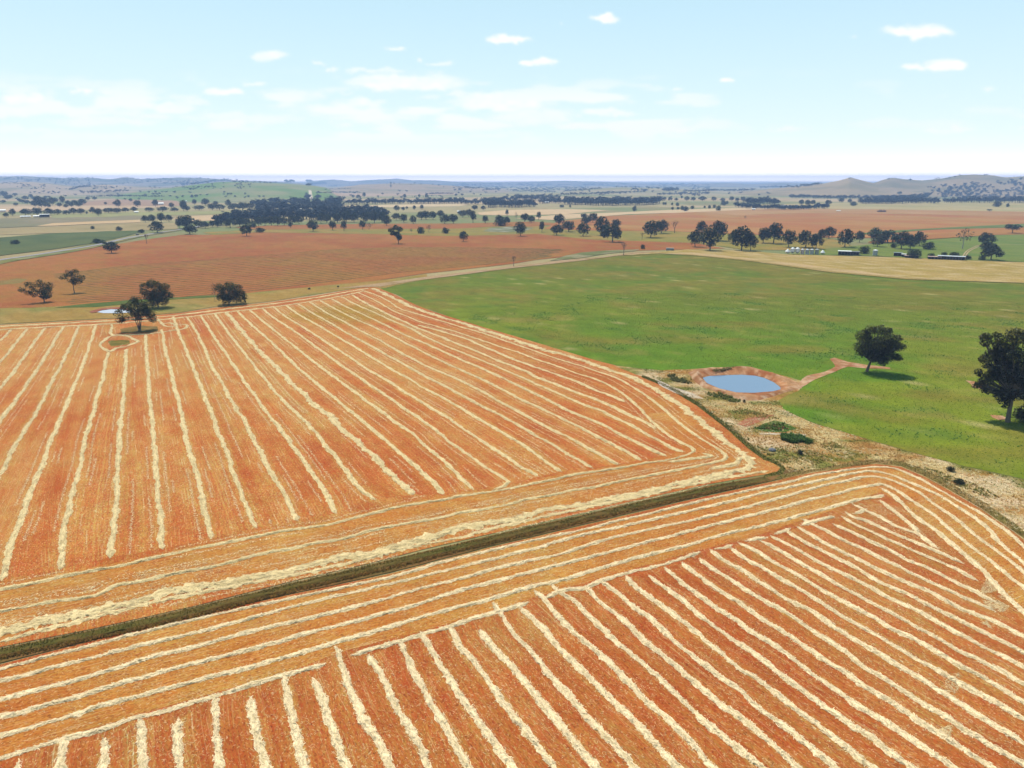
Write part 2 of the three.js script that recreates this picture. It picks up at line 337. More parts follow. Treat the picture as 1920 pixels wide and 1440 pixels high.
// fields beyond, far ones first
const S0 = 0.5;
const far = (name, label, px, a, b, c, extra = {}) => sheet(name, label, line(px), extra.lift ?? S0, extra.cell ?? 40, M.bare, patchy(a, b ?? a, c ?? a, extra.s1 ?? 160, extra.s2 ?? 30), { rough: extra.rough ?? 0.25 });
far('pink_stubble_field', 'pinkish bare field below the brown rise', '600,361 720,360 880,357 850,365 700,368 605,367', col(214, 182, 146));
far('tan_field', 'tan field beside the far straight road', '430,360 575,362 580,372 480,378 380,376 400,368', col(192, 170, 122), col(176, 160, 110));
far('cream_field', 'narrow cream stubble field behind the tree belt', '628,386 760,384 860,382.5 880,384 860,387 700,389.5 640,390', col(240, 214, 166));
far('brown_fallow_field', 'brownish fallow field under the left hills', '160,378 240,372 330,374 340,386 200,388 150,385', col(196, 160, 124));
far('pale_field', 'long pale field between the left tree lines', '-60,388 120,386 300,385 330,388 200,393 0,398 -60,398', col(226, 196, 154));
far('grey_green_field', 'grey green field on the left', '-160,413 100,408 260,404 330,408 262,414 90,424 -160,434', col(150, 146, 104), col(166, 152, 116));
far('light_green_field', 'light green pasture strip on the left', '95,402 260,398 450,396 480,398 400,402 250,406 100,409', col(178, 176, 112));
far('straw_strip_field', 'long cream stubble strip on the left', '68,424.5 100,419 180,415.5 262,412.5 262,417.5 170,420.5 100,424', col(234, 202, 150), col(226, 190, 136), undefined, { lift: 0.62 });
far('straw_patch_field', 'cream stubble patch behind the left tree clump', '325,409 370,405 440,402 480,400 470,408 400,414 330,416', col(230, 198, 150));
far('dry_pasture_field', 'pale dry pasture above the dark green field', '-160,436 90,426 262,419 330,418 335,430 250,433 90,438 -160,446', col(190, 170, 118), col(204, 182, 134), col(166, 152, 98));
far('dark_green_field', 'dark green crop field left of the road', '-200,462 0,446 100,438 252,432 268,434 245,441 190,454 100,468 0,480 -200,512', col(98, 116, 60), col(112, 122, 66), col(84, 104, 54), { cell: 25 });
far('cream_stubble_field', 'bright cream stubble field in the middle distance', '895,399 950,394 1060,392.5 1142,394.5 1060,402 960,404.5 900,403.5', col(238, 206, 156));
far('cream_slope_field', 'second cream stubble field running to the right', '965,410 1060,402 1150,399 1250,394 1400,389.5 1500,390 1400,394 1300,398.5 1180,402 1090,409 1040,413', col(234, 204, 156));
far('tan_pasture_field', 'tan pasture on the right below the wooded hill', '1390,384 1600,380 1920,378 2150,377 2150,399 1920,398 1700,394 1560,393 1480,390', col(204, 186, 126), col(188, 178, 112), col(214, 190, 140));
far('red_field', 'reddish stubble field behind the tree row', '1020,430 1045,416 1130,406 1290,398.5 1400,394 1500,391.5 1700,394 1920,398 2150,402 2150,446 1920,440 1700,447 1540,446 1400,440 1250,434 1130,433', col(196, 128, 70), col(202, 150, 86), col(186, 146, 74), { s1: 90, s2: 14, lift: 0.64, cell: 22 });
far('pale_stubble_band', 'paler band along the top of the red field', '1300,398.3 1400,393.8 1500,391.3 1700,393.8 1920,397.6 2150,401.6 2150,410 1920,406 1700,402 1500,400 1380,404', col(206, 160, 104), col(200, 150, 92), col(194, 158, 88), { lift: 0.78 });
far('green_strip_field', 'thin green strip across the right field', '1580,441.5 1680,433 1800,426.5 1920,420 2150,414 2150,421 1920,427 1750,431.5 1640,440', col(114, 138, 66), col(128, 140, 72), col(104, 126, 62), { lift: 0.92, cell: 20 });
far('orange_strip_field', 'orange field strip above the farm grass', '1625,455 1700,446 1800,435 1920,427.5 2150,421 2150,432 1920,438 1850,442.5 1720,451 1640,458', col(194, 128, 66), col(192, 138, 70), col(180, 124, 62), { lift: 0.92, cell: 20 });
far('farm_grass', 'green grass around the sheds', '1470,480 1540,468 1640,458 1760,448.5 1870,440.5 1920,437 2150,430 2150,500 1920,492 1760,487 1600,479', col(132, 150, 62), col(118, 142, 60), col(150, 152, 76), { cell: 12, s1: 40, s2: 8, lift: 0.4 });
far('yellow_grass', 'yellow green grass under the middle row of trees', '380,436 500,430 640,429 760,428 860,428 940,424 1000,424 1120,428 1300,434 1440,440 1560,448 1600,462 1540,470 1400,469 1300,456 1180,452 1100,449 1010,439 930,441 840,443 700,439 480,436 400,441', col(166, 152, 66), col(182, 152, 76), col(140, 146, 74), { cell: 14, s1: 36, s2: 12, lift: 0.36 });
far('orange_upper_strip', 'strip of orange soil in front of the tree belt', '440,427 520,423 700,420 860,419.5 1000,416 1060,420 1000,425 930,425 860,429 640,430 480,431', col(186, 116, 60), col(182, 128, 64), undefined, { lift: 0.5, cell: 20 });
far('white_gravel_strip', 'greyish green rocky patch on the grass', '905,434 920,428 960,425 1000,428 985,434 940,436', col(120, 132, 84), col(150, 150, 110), col(206, 200, 180), { lift: 0.52, cell: 10, s1: 20, s2: 5 });
far('red_mown_field', 'wide reddish mown field in the middle distance', '-220,612 -220,516 0,491 120,474 200,461 290,447 340,441 420,440 480,436 700,439 840,443 930,441 1010,439 1100,449 1180,452 1300,456 1360,466 1290,468 1180,470.5 1120,476 1060,482 1010,487 950,496.5 800,513 700,527.5 540,542.5 420,554.5 300,560 215,567.5 150,573 60,577.5 -100,580', col(180, 108, 58), col(190, 124, 64), col(174, 132, 60), { cell: 8, s1: 50, s2: 6, lift: 0.24 });
far('green_wet_patch', 'small green patch in the red field', '-20,530 30,523 52,524 40,531 0,535', col(140, 132, 60), col(160, 140, 76), col(176, 120, 62), { s1: 16, s2: 4, lift: 0.32, cell: 6 });
far('olive_mown_band', 'olive tinted band of the mown field', '-30,519 120,512 250,497 396,489 526,476 630,467.5 734,464 885,464 1010,466 1085,469 1060,480 1000,487.5 885,499 760,511 630,527 547,537 463,547 325,559.5 187,565 110,566 60,548', col(182, 114, 60), col(178, 128, 60), col(188, 128, 64), { lift: 0.3, cell: 8, s1: 40, s2: 6, rough: 0.9 });
far('dry_grass_strip', 'dry tan grass between the two fields on the left', '-220,622 -220,590 -100,580 60,577.5 150,573 215,567.5 300,560 420,554.5 540,542.5 700,527.5 760,520 800,514 800,524 740,536 720,541 690,537 629,547 504,566 400,576 339,586 227,596 0,608', col(184, 150, 74), col(156, 150, 76), col(196, 164, 96), { lift: 0.2, cell: 6, s1: 24, s2: 5 });
far('green_fence_strip', 'narrow green strip along the edge of the red field', '100,578 150,571.5 215,566 300,559 420,553.5 420,557 300,564 240,571 180,576.5', col(98, 118, 50), col(120, 128, 58), undefined, { lift: 0.3, cell: 6, s1: 16, s2: 4 });
far('pale_track', 'pale dirt track along the field edge', '600,545 700,533.5 800,519.5 950,501 1050,489 1130,482 1180,474 1240,472 1235,476 1160,479.5 1100,488 960,503.5 780,527 715,538 640,541', col(200, 168, 124), col(178, 150, 100), col(214, 186, 150), { lift: 0.34, cell: 6, s1: 20, s2: 4 });
far('green_ditch_grass', 'green grassy hollow beside the track', '1030,490 1060,480 1090,474 1140,470 1200,468 1190,471.5 1140,476 1090,484', col(120, 130, 70), col(160, 150, 100), col(196, 184, 150), { lift: 0.42, cell: 8, s1: 16, s2: 5 });
far('pale_grass_paddock', 'pale yellow grass paddock in front of the sheds', '1160,480 1240,472.5 1290,468 1400,470.5 1480,478 1560,480 1700,484 1830,489.5 1920,493 2150,500 2150,540 1920,531.5 1700,524.5 1560,511.5 1400,489.5 1300,479.5 1235,476', col(188, 164, 84), col(200, 172, 98), col(226, 202, 150), { lift: 0.44, cell: 7, s1: 30, s2: 5 });
far('straw_band', 'whitish band along the top of the green paddock', '1235,475.8 1300,478.5 1400,488 1560,509.5 1700,522.5 1800,526.5 1700,521.5 1640,513 1540,501 1400,484.5 1300,474.5', col(220, 190, 136), col(200, 176, 110), undefined, { lift: 0.54, cell: 8, s1: 20, s2: 5 });
// roads
function ribbon(name, label, px, width, lift, tint, material = M.bare, step = 14) {
  const pts = new THREE.CatmullRomCurve3(line(px).map(([x, y]) => P(x, y)), false, 'centripetal'), n = Math.ceil(pts.getLength() / step), pos = [], nor = [], color = [], uv = [], index = [];
  for (let i = 0; i <= n; i++) {
    const c = pts.getPointAt(i / n), t = pts.getTangentAt(i / n), l = Math.hypot(t.x, t.z), sx = -t.z / l, sz = t.x / l;
    for (let k = 0; k <= 4; k++) { const o = (k / 4 - 0.5) * width, x = c.x + sx * o, z = c.z + sz * o; pos.push(x, land(x, z) + lift, z); nor.push(0, 1, 0); color.push(...tint(x, z)); uv.push(x, z); }
    if (i) for (let k = 0; k < 4; k++) { const a = (i - 1) * 5 + k, b = a + 1, d = a + 5, e = d + 1; index.push(a, b, e, a, e, d); }
  }
  return structure(new THREE.Mesh(geo(pos, nor, color, uv, index), material), name, label);
}
ribbon('road_verge', 'grassy verge beside the country road', '-60,507 0,492 120,473 200,456 260,443 330,432', 20, 0.62, patchy(col(160, 150, 80), col(128, 136, 70), col(204, 190, 150), 30, 8), M.bare, 8);
ribbon('road', 'grey country road crossing the left of the valley', '-60,503 0,488.5 60,480 120,470.5 180,460.5 240,447 300,436.5 345,430 400,421', 6.5, 0.72, patchy(col(186, 182, 186), col(176, 172, 176), col(196, 190, 188), 30, 6));
ribbon('far_road', 'straight pale road climbing the far slope', '583.5,375 583,369 582,363 581,357', 13, 1.6, patchy(col(246, 232, 204), col(240, 224, 190), col(236, 216, 184), 80, 30), M.bare, 30);
for (const s of ['1809,486 1811,480 1815,474 1823,468.5 1836,462.5 1845,459.5', '1804,485 1807,478.5 1811,473 1819,467.5 1832,461.7 1842,459']) ribbon('wheel_track', undefined, s, 1.1, 0.55, patchy(col(222, 194, 150), col(210, 180, 134), col(228, 204, 166), 10, 3), M.bare, 4);
ribbon('dirt_track', 'pale dirt track across the farm grass', '1870,458.5 1900,459 1960,459.5', 2.2, 0.55, patchy(col(214, 196, 150), col(204, 184, 130), col(214, 196, 150), 10, 3), M.bare, 4);

// ---------------------------------------------------------------- the near fields
const LOWER_DIR = across([1027, 1100], [1265, 1435]), UPPER_DIR = across([390, 613], [554, 844]), HEAD_DIR = across([125, 1080], [862, 931]);
const upperEdge = line('-160,622 0,609.5 115,603.5 227,597 339,587 400,577.5 504,567.5 587,555.5 629,548.5 671,540.5 690,537.5 708,539.5 730,548 750,557.5 781,572.5 812,584.5 854,597.5 906,613.5 979,634.5 1062,659.5 1120,677 1162,687.5 1203,706 1237,720 1276,741 1307,760 1339,785 1370,810 1401,839 1432,862 1453,870 1464,878 1457,885 1432,891 1391,897.5 1328,908.5 1266,922.5 1182,941.5 1120,956 1071,967.5 1008,981.5 925,1000.5 800,1029 693,1057 547,1090.5 365,1137 182,1178 0,1214 -160,1246');
const lowerEdge = line('-160,1284 0,1247 156,1207 333,1163 530,1119 730,1077 915,1028 1140,975 1280,941 1405,913 1530,885.5 1592,876 1640,870.5 1690,876 1730,893 1783,922 1840,956 1900,998 1925,1017 2010,1085 2120,1190 2120,1560 -160,1560');
// colour that runs in bands along the rows, with broad patches
const mottled = (dir, red, mid, gold, dark) => { const c = Math.cos(dir), s = Math.sin(dir); return (x, z) => {
  const u = x * c + z * s, w = -x * s + z * c, n = fbm(x / 38, z / 38, 3), m = fbm(u / 3.2, w / 60, 3), f = fbm(x / 7 + 4, z / 7, 3), k = clamp(0.5 + 1.4 * (n - 0.5) + 1.7 * (m - 0.5) + 0.9 * (f - 0.5)), v = 0.92 + 0.16 * noise(x / 3, z / 3);
  let q = k < 0.5 ? mix3(red, mid, k * 2) : mix3(mid, gold, k * 2 - 1); q = mix3(q, dark, 0.5 * smooth(0.52, 0.75, fbm(u / 2 + 60, w / 25, 3)));
  return [q[0] * v, q[1] * v, q[2] * v];
}; };
const upperTint = mottled(UPPER_DIR, col(210, 122, 62), col(216, 140, 74), col(218, 158, 88), col(198, 120, 64)), lowerTint = mottled(LOWER_DIR, col(200, 112, 58), col(206, 124, 66), col(206, 142, 76), col(186, 112, 62)), headTint = mottled(HEAD_DIR, col(214, 136, 66), col(218, 152, 78), col(220, 166, 92), col(204, 130, 66));
sheet('stubble_field', 'upper orange stubble field with long straw rows', upperEdge, 0.1, 4, M.stubble, upperTint, { dir: UPPER_DIR });
sheet('mown_stubble_field', 'lower orange stubble field in front', lowerEdge, 0.1, 3, M.stubble, lowerTint, { dir: LOWER_DIR });
sheet('headland', 'golden headland along the foot of the upper field', line('-160,1232 -160,1128 0,1100 125,1074 225,1056 333,1031 483,1002 621,978 754,944 904,919 1040,894 1203,865 1282,846 1260,822 1232,798 1206,776 1188,757 1240,742 1270,758 1310,788 1345,814 1387,847 1412,868 1410,880 1349,893 1266,910 1182,930 1112,945 1029,960 946,980 855,1000 709,1039 547,1072 401,1100 255,1131 109,1168 0,1196'), 0.108, 4, M.headland, headTint, { dir: HEAD_DIR, rough: 0.8 });
sheet('headland', 'golden headland along the top of the lower field', line('-160,1292 0,1256 156,1215 333,1171 530,1127 730,1085 915,1035 1140,982 1280,948 1405,920 1530,892 1592,882 1640,877 1690,882 1727,899 1783,931 1837,961 1900,1007 1980,1080 2050,1150 2050,1260 1915,1150 1850,1080 1787,1024 1730,981 1690,945 1650,922 1560,957 1480,985 1400,1012 1310,1032 1177,1072 1047,1108 940,1140 805,1180 680,1213 530,1262 396,1301 250,1343 125,1382 0,1420 -160,1465'), 0.108, 3, M.headland, headTint, { dir: HEAD_DIR, rough: 0.8 });
{
  const g1 = col(134, 132, 44), g2 = col(116, 134, 38), g3 = col(150, 136, 56);
  const near = col(106, 150, 34), lime = col(142, 158, 42), teal = col(84, 134, 48);
  sheet('green_paddock', 'wide green paddock behind the farm pond', line('712,541 735,536 780,527 960,503.5 1100,488 1160,479.5 1235,476 1300,479.5 1400,489.5 1560,511.5 1700,524.5 1920,531.5 2150,540 2150,985 1920,899 1800,873 1700,846 1600,816 1520,792 1470,768 1440,752 1330,742 1240,722 1200,704 1150,684 1120,677 1062,659.5 979,634.5 906,613.5 854,597.5 781,572.5 740,552'), 0.1, 5, M.crop, (x, z) => {
    const d = Math.hypot(x, z), n = fbm(x / 46, z / 46, 4), m = fbm(x / 16 + 40, z / 11, 4), f = fbm(x / 5, z / 3.4, 3), t = smooth(620, 240, d) * 0.9;
    let q = mix3(mix3(g1, g2, smooth(0.4, 0.62, n)), mix3(near, lime, smooth(0.4, 0.64, n)), t);
    q = mix3(q, g3, smooth(0.48, 0.72, fbm(x / 24 + 90, z / 18, 4)) * 0.7); q = mix3(q, teal, smooth(0.6, 0.78, m) * 0.45); q = mix3(q, col(176, 164, 84), smooth(0.6, 0.8, fbm(x / 9 + 11, z / 6 + 60, 4)) * 0.5); q = mix3(q, col(222, 206, 140), smooth(0.8, 0.88, fbm(x / 7 + 31, z / 5 + 20, 3)) * 0.6);
    const v = 0.76 + 0.46 * f; return [q[0] * v, q[1] * v, q[2] * v];
  }, { dir: 0.4, rough: 0.6 });
}
const wasteEdge = line('1150,686 1196,691 1240,695 1290,693 1345,689 1400,690 1450,700 1505,714 1500,733 1470,745 1456,752 1470,768 1520,793 1600,817 1700,847 1800,874 1920,901 2150,990 2150,1240 2010,1085 1925,1017 1900,998 1840,956 1783,922 1730,893 1690,876 1640,870.5 1592,876 1530,885.5 1470,898 1430,893 1457,886 1464,879 1453,870 1432,862 1401,839 1370,810 1339,785 1307,760 1276,741 1237,720 1203,706');
{
  const straw = col(222, 196, 134), brown = col(192, 144, 78), green = col(132, 132, 54), pinkish = col(238, 212, 168);
  sheet('waste_ground', 'rough strawy ground with weeds below the pond', wasteEdge, 0.12, 2.5, M.weeds, (x, z) => {
    let q = mix3(straw, brown, smooth(0.4, 0.6, fbm(x / 9, z / 6, 4))); q = mix3(q, green, smooth(0.5, 0.64, fbm(x / 9 + 60, z / 6 + 20, 4)) * 0.9); q = mix3(q, pinkish, smooth(0.56, 0.72, fbm(x / 13 + 15, z / 9 + 80, 3)) * 0.8); return q;
  }, { rough: 0.5 });
}
// ---------------------------------------------------------------- straw rows
M.straw = new THREE.MeshPhysicalMaterial({ specularIntensity: 0.3, name: 'cut_hay', map: T.straw, vertexColors: true, roughness: 0.95, color: new THREE.Color(...T.straw.userData.mean.map((m, i) => [0.55, 0.44, 0.285][i] / m)) });
M.flake = new THREE.MeshStandardMaterial({ name: 'loose_straw', color: new THREE.Color(0.58, 0.465, 0.3), roughness: 0.9, side: THREE.DoubleSide });
M.swath = new THREE.MeshPhysicalMaterial({ specularIntensity: 0.1, name: 'green_swath', map: T.straw, vertexColors: true, roughness: 1, color: new THREE.Color(...T.straw.userData.mean.map((m) => 1 / m)) });
const flakeGeo = geo([-0.5, 0, -0.05, -0.5, 0, 0.05, -0.1, 0.07, -0.07, -0.1, 0.07, 0.07, 0.5, -0.03, -0.03, 0.5, -0.03, 0.03], null, null, null, [0, 1, 3, 0, 3, 2, 2, 3, 5, 2, 5, 4]);
const dummy = new THREE.Object3D();
let flakesTotal = 0;
const rowCurves = new Map();
const strands = [];                                                // stray straw dropped in thin lines beside the rows
function windrow(label, px, { w = 1.5, h = 0.42, flakes = 16, group = 'rows of cut hay on the stubble', name = 'hay_windrow', category = 'hay windrow', material = M.straw, tone = [1, 0.98, 0.94], ragged = 1, lift = 0.1, seed = 0, even = false, side = false } = {}) {
  const pts = (typeof px === 'string' ? line(px) : px).map(([x, y]) => P(x, y));
  const curve = new THREE.CatmullRomCurve3(pts, false, 'centripetal'), L = curve.getLength(), r = rng(1000 + seed + Math.round(L * 100));
  if (group.startsWith('long hay') || group.startsWith('slanting')) rowCurves.set(seed, curve);
  const near = Math.min(...pts.map((p) => p.length())), step = clamp(near * 0.0042, 0.35, 4), n = Math.max(4, Math.ceil(L / step)), Kx = near > 450 ? 4 : 8;
  const samples = curve.getSpacedPoints(n), o0 = samples[0], q = r() * 900, pos = [], color = [], uv = [], index = [], spots = [];
  for (let i = 0; i <= n; i++) {
    const c = samples[i], a = samples[Math.max(0, i - 1)], b = samples[Math.min(n, i + 1)], tl = Math.hypot(b.x - a.x, b.z - a.z) || 1, sx = -(b.z - a.z) / tl, sz = (b.x - a.x) / tl, s = i * L / n;
    const end = Math.min(1, 0.25 + (i / n) * L / 1.2, 0.25 + (1 - i / n) * L / 1.2), gap = even ? 1 : 0.55 + 0.45 * smooth(0.2, 0.34, noise(s * 0.13 + q, 7));
    const wide = w * (0.5 + 0.55 * fbm(s * 0.3 + q, 1, 2) + 0.5 * ragged * (noise(s * 1.5 + q, 2))) * end * lerp(1, gap, 0.5), tall = h * (0.3 + 1.4 * fbm(s * 0.8 + q, 3, 3)) * end * gap;
    const wob = (noise(s * 0.16 + q, 4) - 0.5) * 0.42 * w * ragged + (noise(s * 0.7 + q, 5) - 0.5) * 0.26 * w * ragged;
    for (let k = 0; k <= Kx; k++) {
      const u = k / Kx * 2 - 1, edge = Math.abs(u) > 0.9 ? 1 + 0.8 * ragged * (noise(s * 1.7 + q, 11 + k) - 0.4) : 1, o = wob + u * wide * 0.5 * edge;
      const x = c.x + sx * o, z = c.z + sz * o, y = land(x, z) + lift - 0.02 + tall * (1 - u * u) ** 0.8 * (0.7 + 0.6 * noise(s * 1.9 + q, k * 1.7 + 20));
      pos.push(x - o0.x, y - o0.y, z - o0.z); uv.push(s, (u + 1) * wide * 0.5);
      const g = 0.86 + 0.22 * noise(s * 1.1 + q, k * 0.8 + 40), gr = smooth(0.5, 0.75, fbm(s * 0.7 + q, k * 0.5 + 60, 2)) * 0.8;
      color.push(tone[0] * g * (1 - gr * 0.36), tone[1] * g * (1 - gr * 0.38), tone[2] * g * (1 - gr * 0.46));
      if (i && k) { const A = (i - 1) * (Kx + 1) + k - 1, B = A + 1, C = A + Kx + 1, D = C + 1; index.push(A, B, D, A, D, C); }
    }
    if (flakes) spots.push([c, sx, sz, wob, wide, tall]);
    if (side) for (const [k, o] of [[0, 2.1], [1, -1.9], [2, 3.3]]) if (noise(s * 0.05 + q, 80 + k) > 0.56) for (let j = 0; j < 3; j++) strands.push([c.x + sx * (o + 0.28 * (r() - 0.5)), c.z + sz * (o + 0.28 * (r() - 0.5)), r()]);
  }
  const g = geo(pos, null, color, uv, index);
  // faces look up
  if (g.attributes.normal.getY(Math.floor(g.attributes.normal.count / 2)) < 0) { g.setIndex(index.reverse()); g.computeVertexNormals(); }
  const m = new THREE.Mesh(g, material);
  m.position.copy(o0);
  tag(add(m, name), label, category, group);
  if (flakes) {
    const count = Math.round(L * flakes), im = new THREE.InstancedMesh(flakeGeo, M.flake, count), c = new THREE.Color();
    for (let i = 0; i < count; i++) {
      const [p, sx, sz, wob, wide, tall] = spots[Math.floor(r() * spots.length)];
      let u = r() * 2 - 1; if (r() < 0.34) u = Math.sign(u) * (0.8 + 0.3 * r() + 0.8 * r() * r() * r() * r());
      const o = wob + u * wide * 0.5, j = (r() - 0.5) * step * 1.6, x = p.x + sx * o + sz * j, z = p.z + sz * o - sx * j, y = land(x, z) + lift + 0.04 + Math.max(0, tall * (1 - u * u)) * (0.8 + 0.35 * r());
      dummy.position.set(x - o0.x, y - o0.y, z - o0.z); dummy.rotation.set((r() - 0.5) * 0.8, Math.atan2(sx, sz) + (r() - 0.5) * (r() < 0.6 ? 1.5 : 3.2), (r() - 0.5) * 0.6, 'YXZ');
      const k = (0.28 + 0.5 * r()) * (near > 170 ? 1.2 : 0.9); dummy.scale.set(k, k * 1.1, k * (0.7 + 0.7 * r())); dummy.updateMatrix(); im.setMatrixAt(i, dummy.matrix);
      const v = 0.74 + 0.4 * r(), gr = r() < 0.14 ? 0.5 : 1; im.setColorAt(i, c.setRGB(v * gr * tone[0] * 1.02, v * lerp(1, gr, 0.95) * tone[1], v * gr * tone[2]));
    }
    flakesTotal += count;
    stuff(im, 'loose_straw', undefined, m);
  }
  return shade(m);
}
const nth = (n) => n + (n % 10 === 1 && n !== 11 ? 'st' : n % 10 === 2 && n !== 12 ? 'nd' : n % 10 === 3 && n !== 13 ? 'rd' : 'th');
const UP = (k) => ({ w: 1.22, h: 0.24, flakes: 14, seed: k, ragged: 0.9, tone: [0.9, 0.85, 0.68], side: true, group: 'long hay rows of the upper field' });
const upperRow = (k, px, extra) => windrow(`${nth(k)} long cream hay row from the left edge of the upper stubble field`, px, { ...UP(k), ...extra });
upperRow(1, '-80,693 0,639 21,618.5');
upperRow(2, '-80,773 0,680 51,617.5');
upperRow(3, '-70,826 0,729 21,703 52,660 83,616');
upperRow(4, '-80,905 0,790 31,749 58,711 83,672 119,613');
upperRow(5, '-50,975 8,876 35,826 69,772 90,730 117,680 149,610');
upperRow(6, '5,1088 21,1020 40,976 52,937 71,893 94,832 113,788 135,734 160,672 180,610');
upperRow(7, '113,1068 119,1007 127,966 137,920 150,876 160,820 173,780 181,747 192,713 201,670 205,661');
upperRow(8, '207,1046 210,1018 214,987 218,953 220,920 221,876 224,820 228,772 232,738 233,715 236,680 237,655');
upperRow(9, '304,1030 304,1014 302,978 298,945 295,907 291,862 289,830 286,801 282,767 280,738 277,688 274,655 272,628');
upperRow(10, '396,1010 390,985 381,949 373,907 362,868 350,826 344,792 334,753 327,726 319,688 310,657 306,628 303,618');
upperRow(11, '478,991 465,957 452,925 437,886 425,850 410,813 398,780 381,738 369,705 354,668 344,645 334,622 325,594');
upperRow(12, '558,976 544,950 525,913 506,882 487,846 469,813 454,782 446,772 427,740 412,711 396,684 381,649 365,617 350,594');
upperRow(13, '630,963 617,936 598,909 577,877 554,844 527,807 498,770 477,742 458,715 440,688 419,657 400,630 390,613 375,591');
upperRow(14, '702,938 683,923 660,898 633,863 604,827 573,790 542,763 515,734 492,705 469,676 444,645 423,617 402,588');
upperRow(15, '774,928 742,900 717,873 687,844 650,811 612,775 581,751 554,726 525,697 502,674 477,647 448,613 424,585', { w: 1.7, ragged: 1.2, flakes: 22 });
upperRow(16, '830,928 812,904 798,894 781,877 754,854 725,827 692,800 656,771 621,742 581,709 552,684 525,657 498,632 469,607 446,584');
upperRow(17, '888,918 869,902 848,881 825,860 800,840 775,815 742,792 708,767 677,745 646,722 612,697 583,674 554,651 525,628 496,605 469,582');
upperRow(18, '925,918 942,912 952,904 944,898 917,881 887,860 858,840 831,819 798,794 767,772 733,749 696,724 665,703 633,680 604,659 575,638 546,617 517,599 492,579');
upperRow(19, '1009,894 983,879 954,860 925,842 892,819 860,798 829,777 798,759 760,736 727,715 696,697 662,674 629,653 600,634 567,613 537,595 512,575');
upperRow(20, '1051,885 1025,867 998,846 967,827 935,808 904,790 869,769 833,748 798,730 767,711 733,692 696,670 662,649 629,630 594,609 560,590 536,573');
upperRow(21, '1108,878 1092,867 1067,854 1033,833 1000,815 967,796 933,777 900,760 862,740 831,723 798,707 762,686 727,667 692,647 656,628 621,607 587,588 560,571');
upperRow(22, '1157,872 1133,858 1104,842 1071,823 1040,808 1008,792 973,773 937,754 904,735 869,717 833,701 798,686 750,661 715,640 679,622 644,603 608,584 581,567');
upperRow(23, '1200,863 1175,848 1144,831 1112,815 1079,798 1046,781 1012,765 977,750 942,731 904,712 877,700 842,684 798,663 742,634 704,615 667,599 629,580 601,564');
upperRow(24, '1248,856 1224,845 1197,831 1162,814 1123,794 1087,779 1054,765 1021,748 987,731 954,715 923,700 862,674 798,645 758,628 721,609 685,592 650,576 622,561');
upperRow(25, '1281,848 1262,841 1241,829 1212,814 1182,797 1151,783 1123,769 1096,760 1060,744 1025,729 987,712 960,700 904,677 850,655 798,632 767,615 733,601 702,586 669,572 641,557');
upperRow(26, '1230,804 1212,793 1195,785 1172,775 1147,762 1121,751 1083,738 1048,724 1010,709 975,692 937,678 904,663 867,649 827,632 787,617 750,600 708,580 679,565 660,553', { w: 1.6 });
windrow('hay row starting partway along the curved right side of the upper field', '1170,754 1141,741 1115,732 1094,722 1062,709 1021,695 979,680 937,663 900,647 862,632 821,620 783,610', { ...UP(27), w: 1.5 });
windrow('innermost hay row that bends round the right corner of the upper field', '671,549 698,561 725,576 744,586 767,595 785,603 821,613 860,624 896,636 933,649 971,661 1010,676 1048,688 1083,701 1120,713 1145,725 1168,739 1189,756 1207,775 1228,795 1253,816 1278,831 1296,841 1299,846 1291,852 1266,860 1236,866 1203,870 1162,878 1120,884 1071,892 1040,900 1000,908 946,919 904,925 862,931 821,940 796,943 754,950 712,961 667,971 621,984 567,991 525,998 483,1007 442,1015 396,1024 333,1037 281,1049 225,1062 177,1070 125,1080 83,1089 42,1098 0,1106 -80,1123', { ...UP(28), w: 1.05, h: 0.26, flakes: 18 });
windrow('middle hay row that bends round the right corner of the upper field', '679,545 704,553 729,565 750,579 785,590 823,601 862,613 902,624 937,636 975,649 1015,663 1054,676 1094,688 1120,697 1149,706 1176,720 1203,737 1230,756 1255,777 1274,793 1299,812 1324,829 1345,843 1358,853 1361,859 1355,864 1339,868 1307,875 1266,883 1224,891 1182,900 1151,906 1112,915 1071,921 1029,931 987,937 946,948 904,956 862,962 821,973 796,977 733,988 692,996 635,1013 587,1021 546,1030 508,1036 396,1064 333,1076 271,1089 219,1099 182,1117 91,1130 0,1148 -80,1164', { ...UP(29), w: 1.05, h: 0.25, flakes: 18 });
windrow('outermost broad messy hay row round the edge of the upper field', '700,541 725,553 752,565 775,577 798,585 833,597 871,607 908,620 948,632 987,645 1025,657 1062,667 1100,680 1125,688 1151,697 1187,710 1218,725 1249,741 1274,760 1295,777 1318,793 1345,814 1366,833 1387,847 1405,861 1411,869 1408,877 1391,883 1349,891 1308,900 1266,908 1224,918 1182,927 1141,935 1112,942 1071,948 1029,956 987,967 946,977 904,985 862,994 782,1015 709,1035 636,1051 547,1068 474,1083 401,1095 328,1108 255,1126 182,1145 109,1163 36,1181 0,1190 -80,1208', { ...UP(30), w: 2.0, h: 0.26, ragged: 1.7, flakes: 34 });
windrow('thin pale strand of hay along the outer side of the broad edge row', '1440,884 1391,890 1330,902 1224,926 1141,944 1040,966 946,988 860,1008 760,1030 650,1056 547,1079 440,1100 328,1122 220,1148 109,1176 0,1205', { ...UP(31), w: 0.9, h: 0.16, ragged: 2, flakes: 14 });
windrow('hay row along the far top edge of the upper field', '-90,621 0,613 115,607 227,600.5 340,590.5 420,580.5 504,571 590,559 650,548 692,541', { ...UP(32), w: 2, h: 0.3, flakes: 8 });
windrow('second hay row just inside the far top edge of the upper field', '-90,628 0,619 100,613.5 227,606.5 340,596 420,586 504,577 590,564.5 650,553.5 678,547', { ...UP(33), w: 1.7, h: 0.3, flakes: 8 });
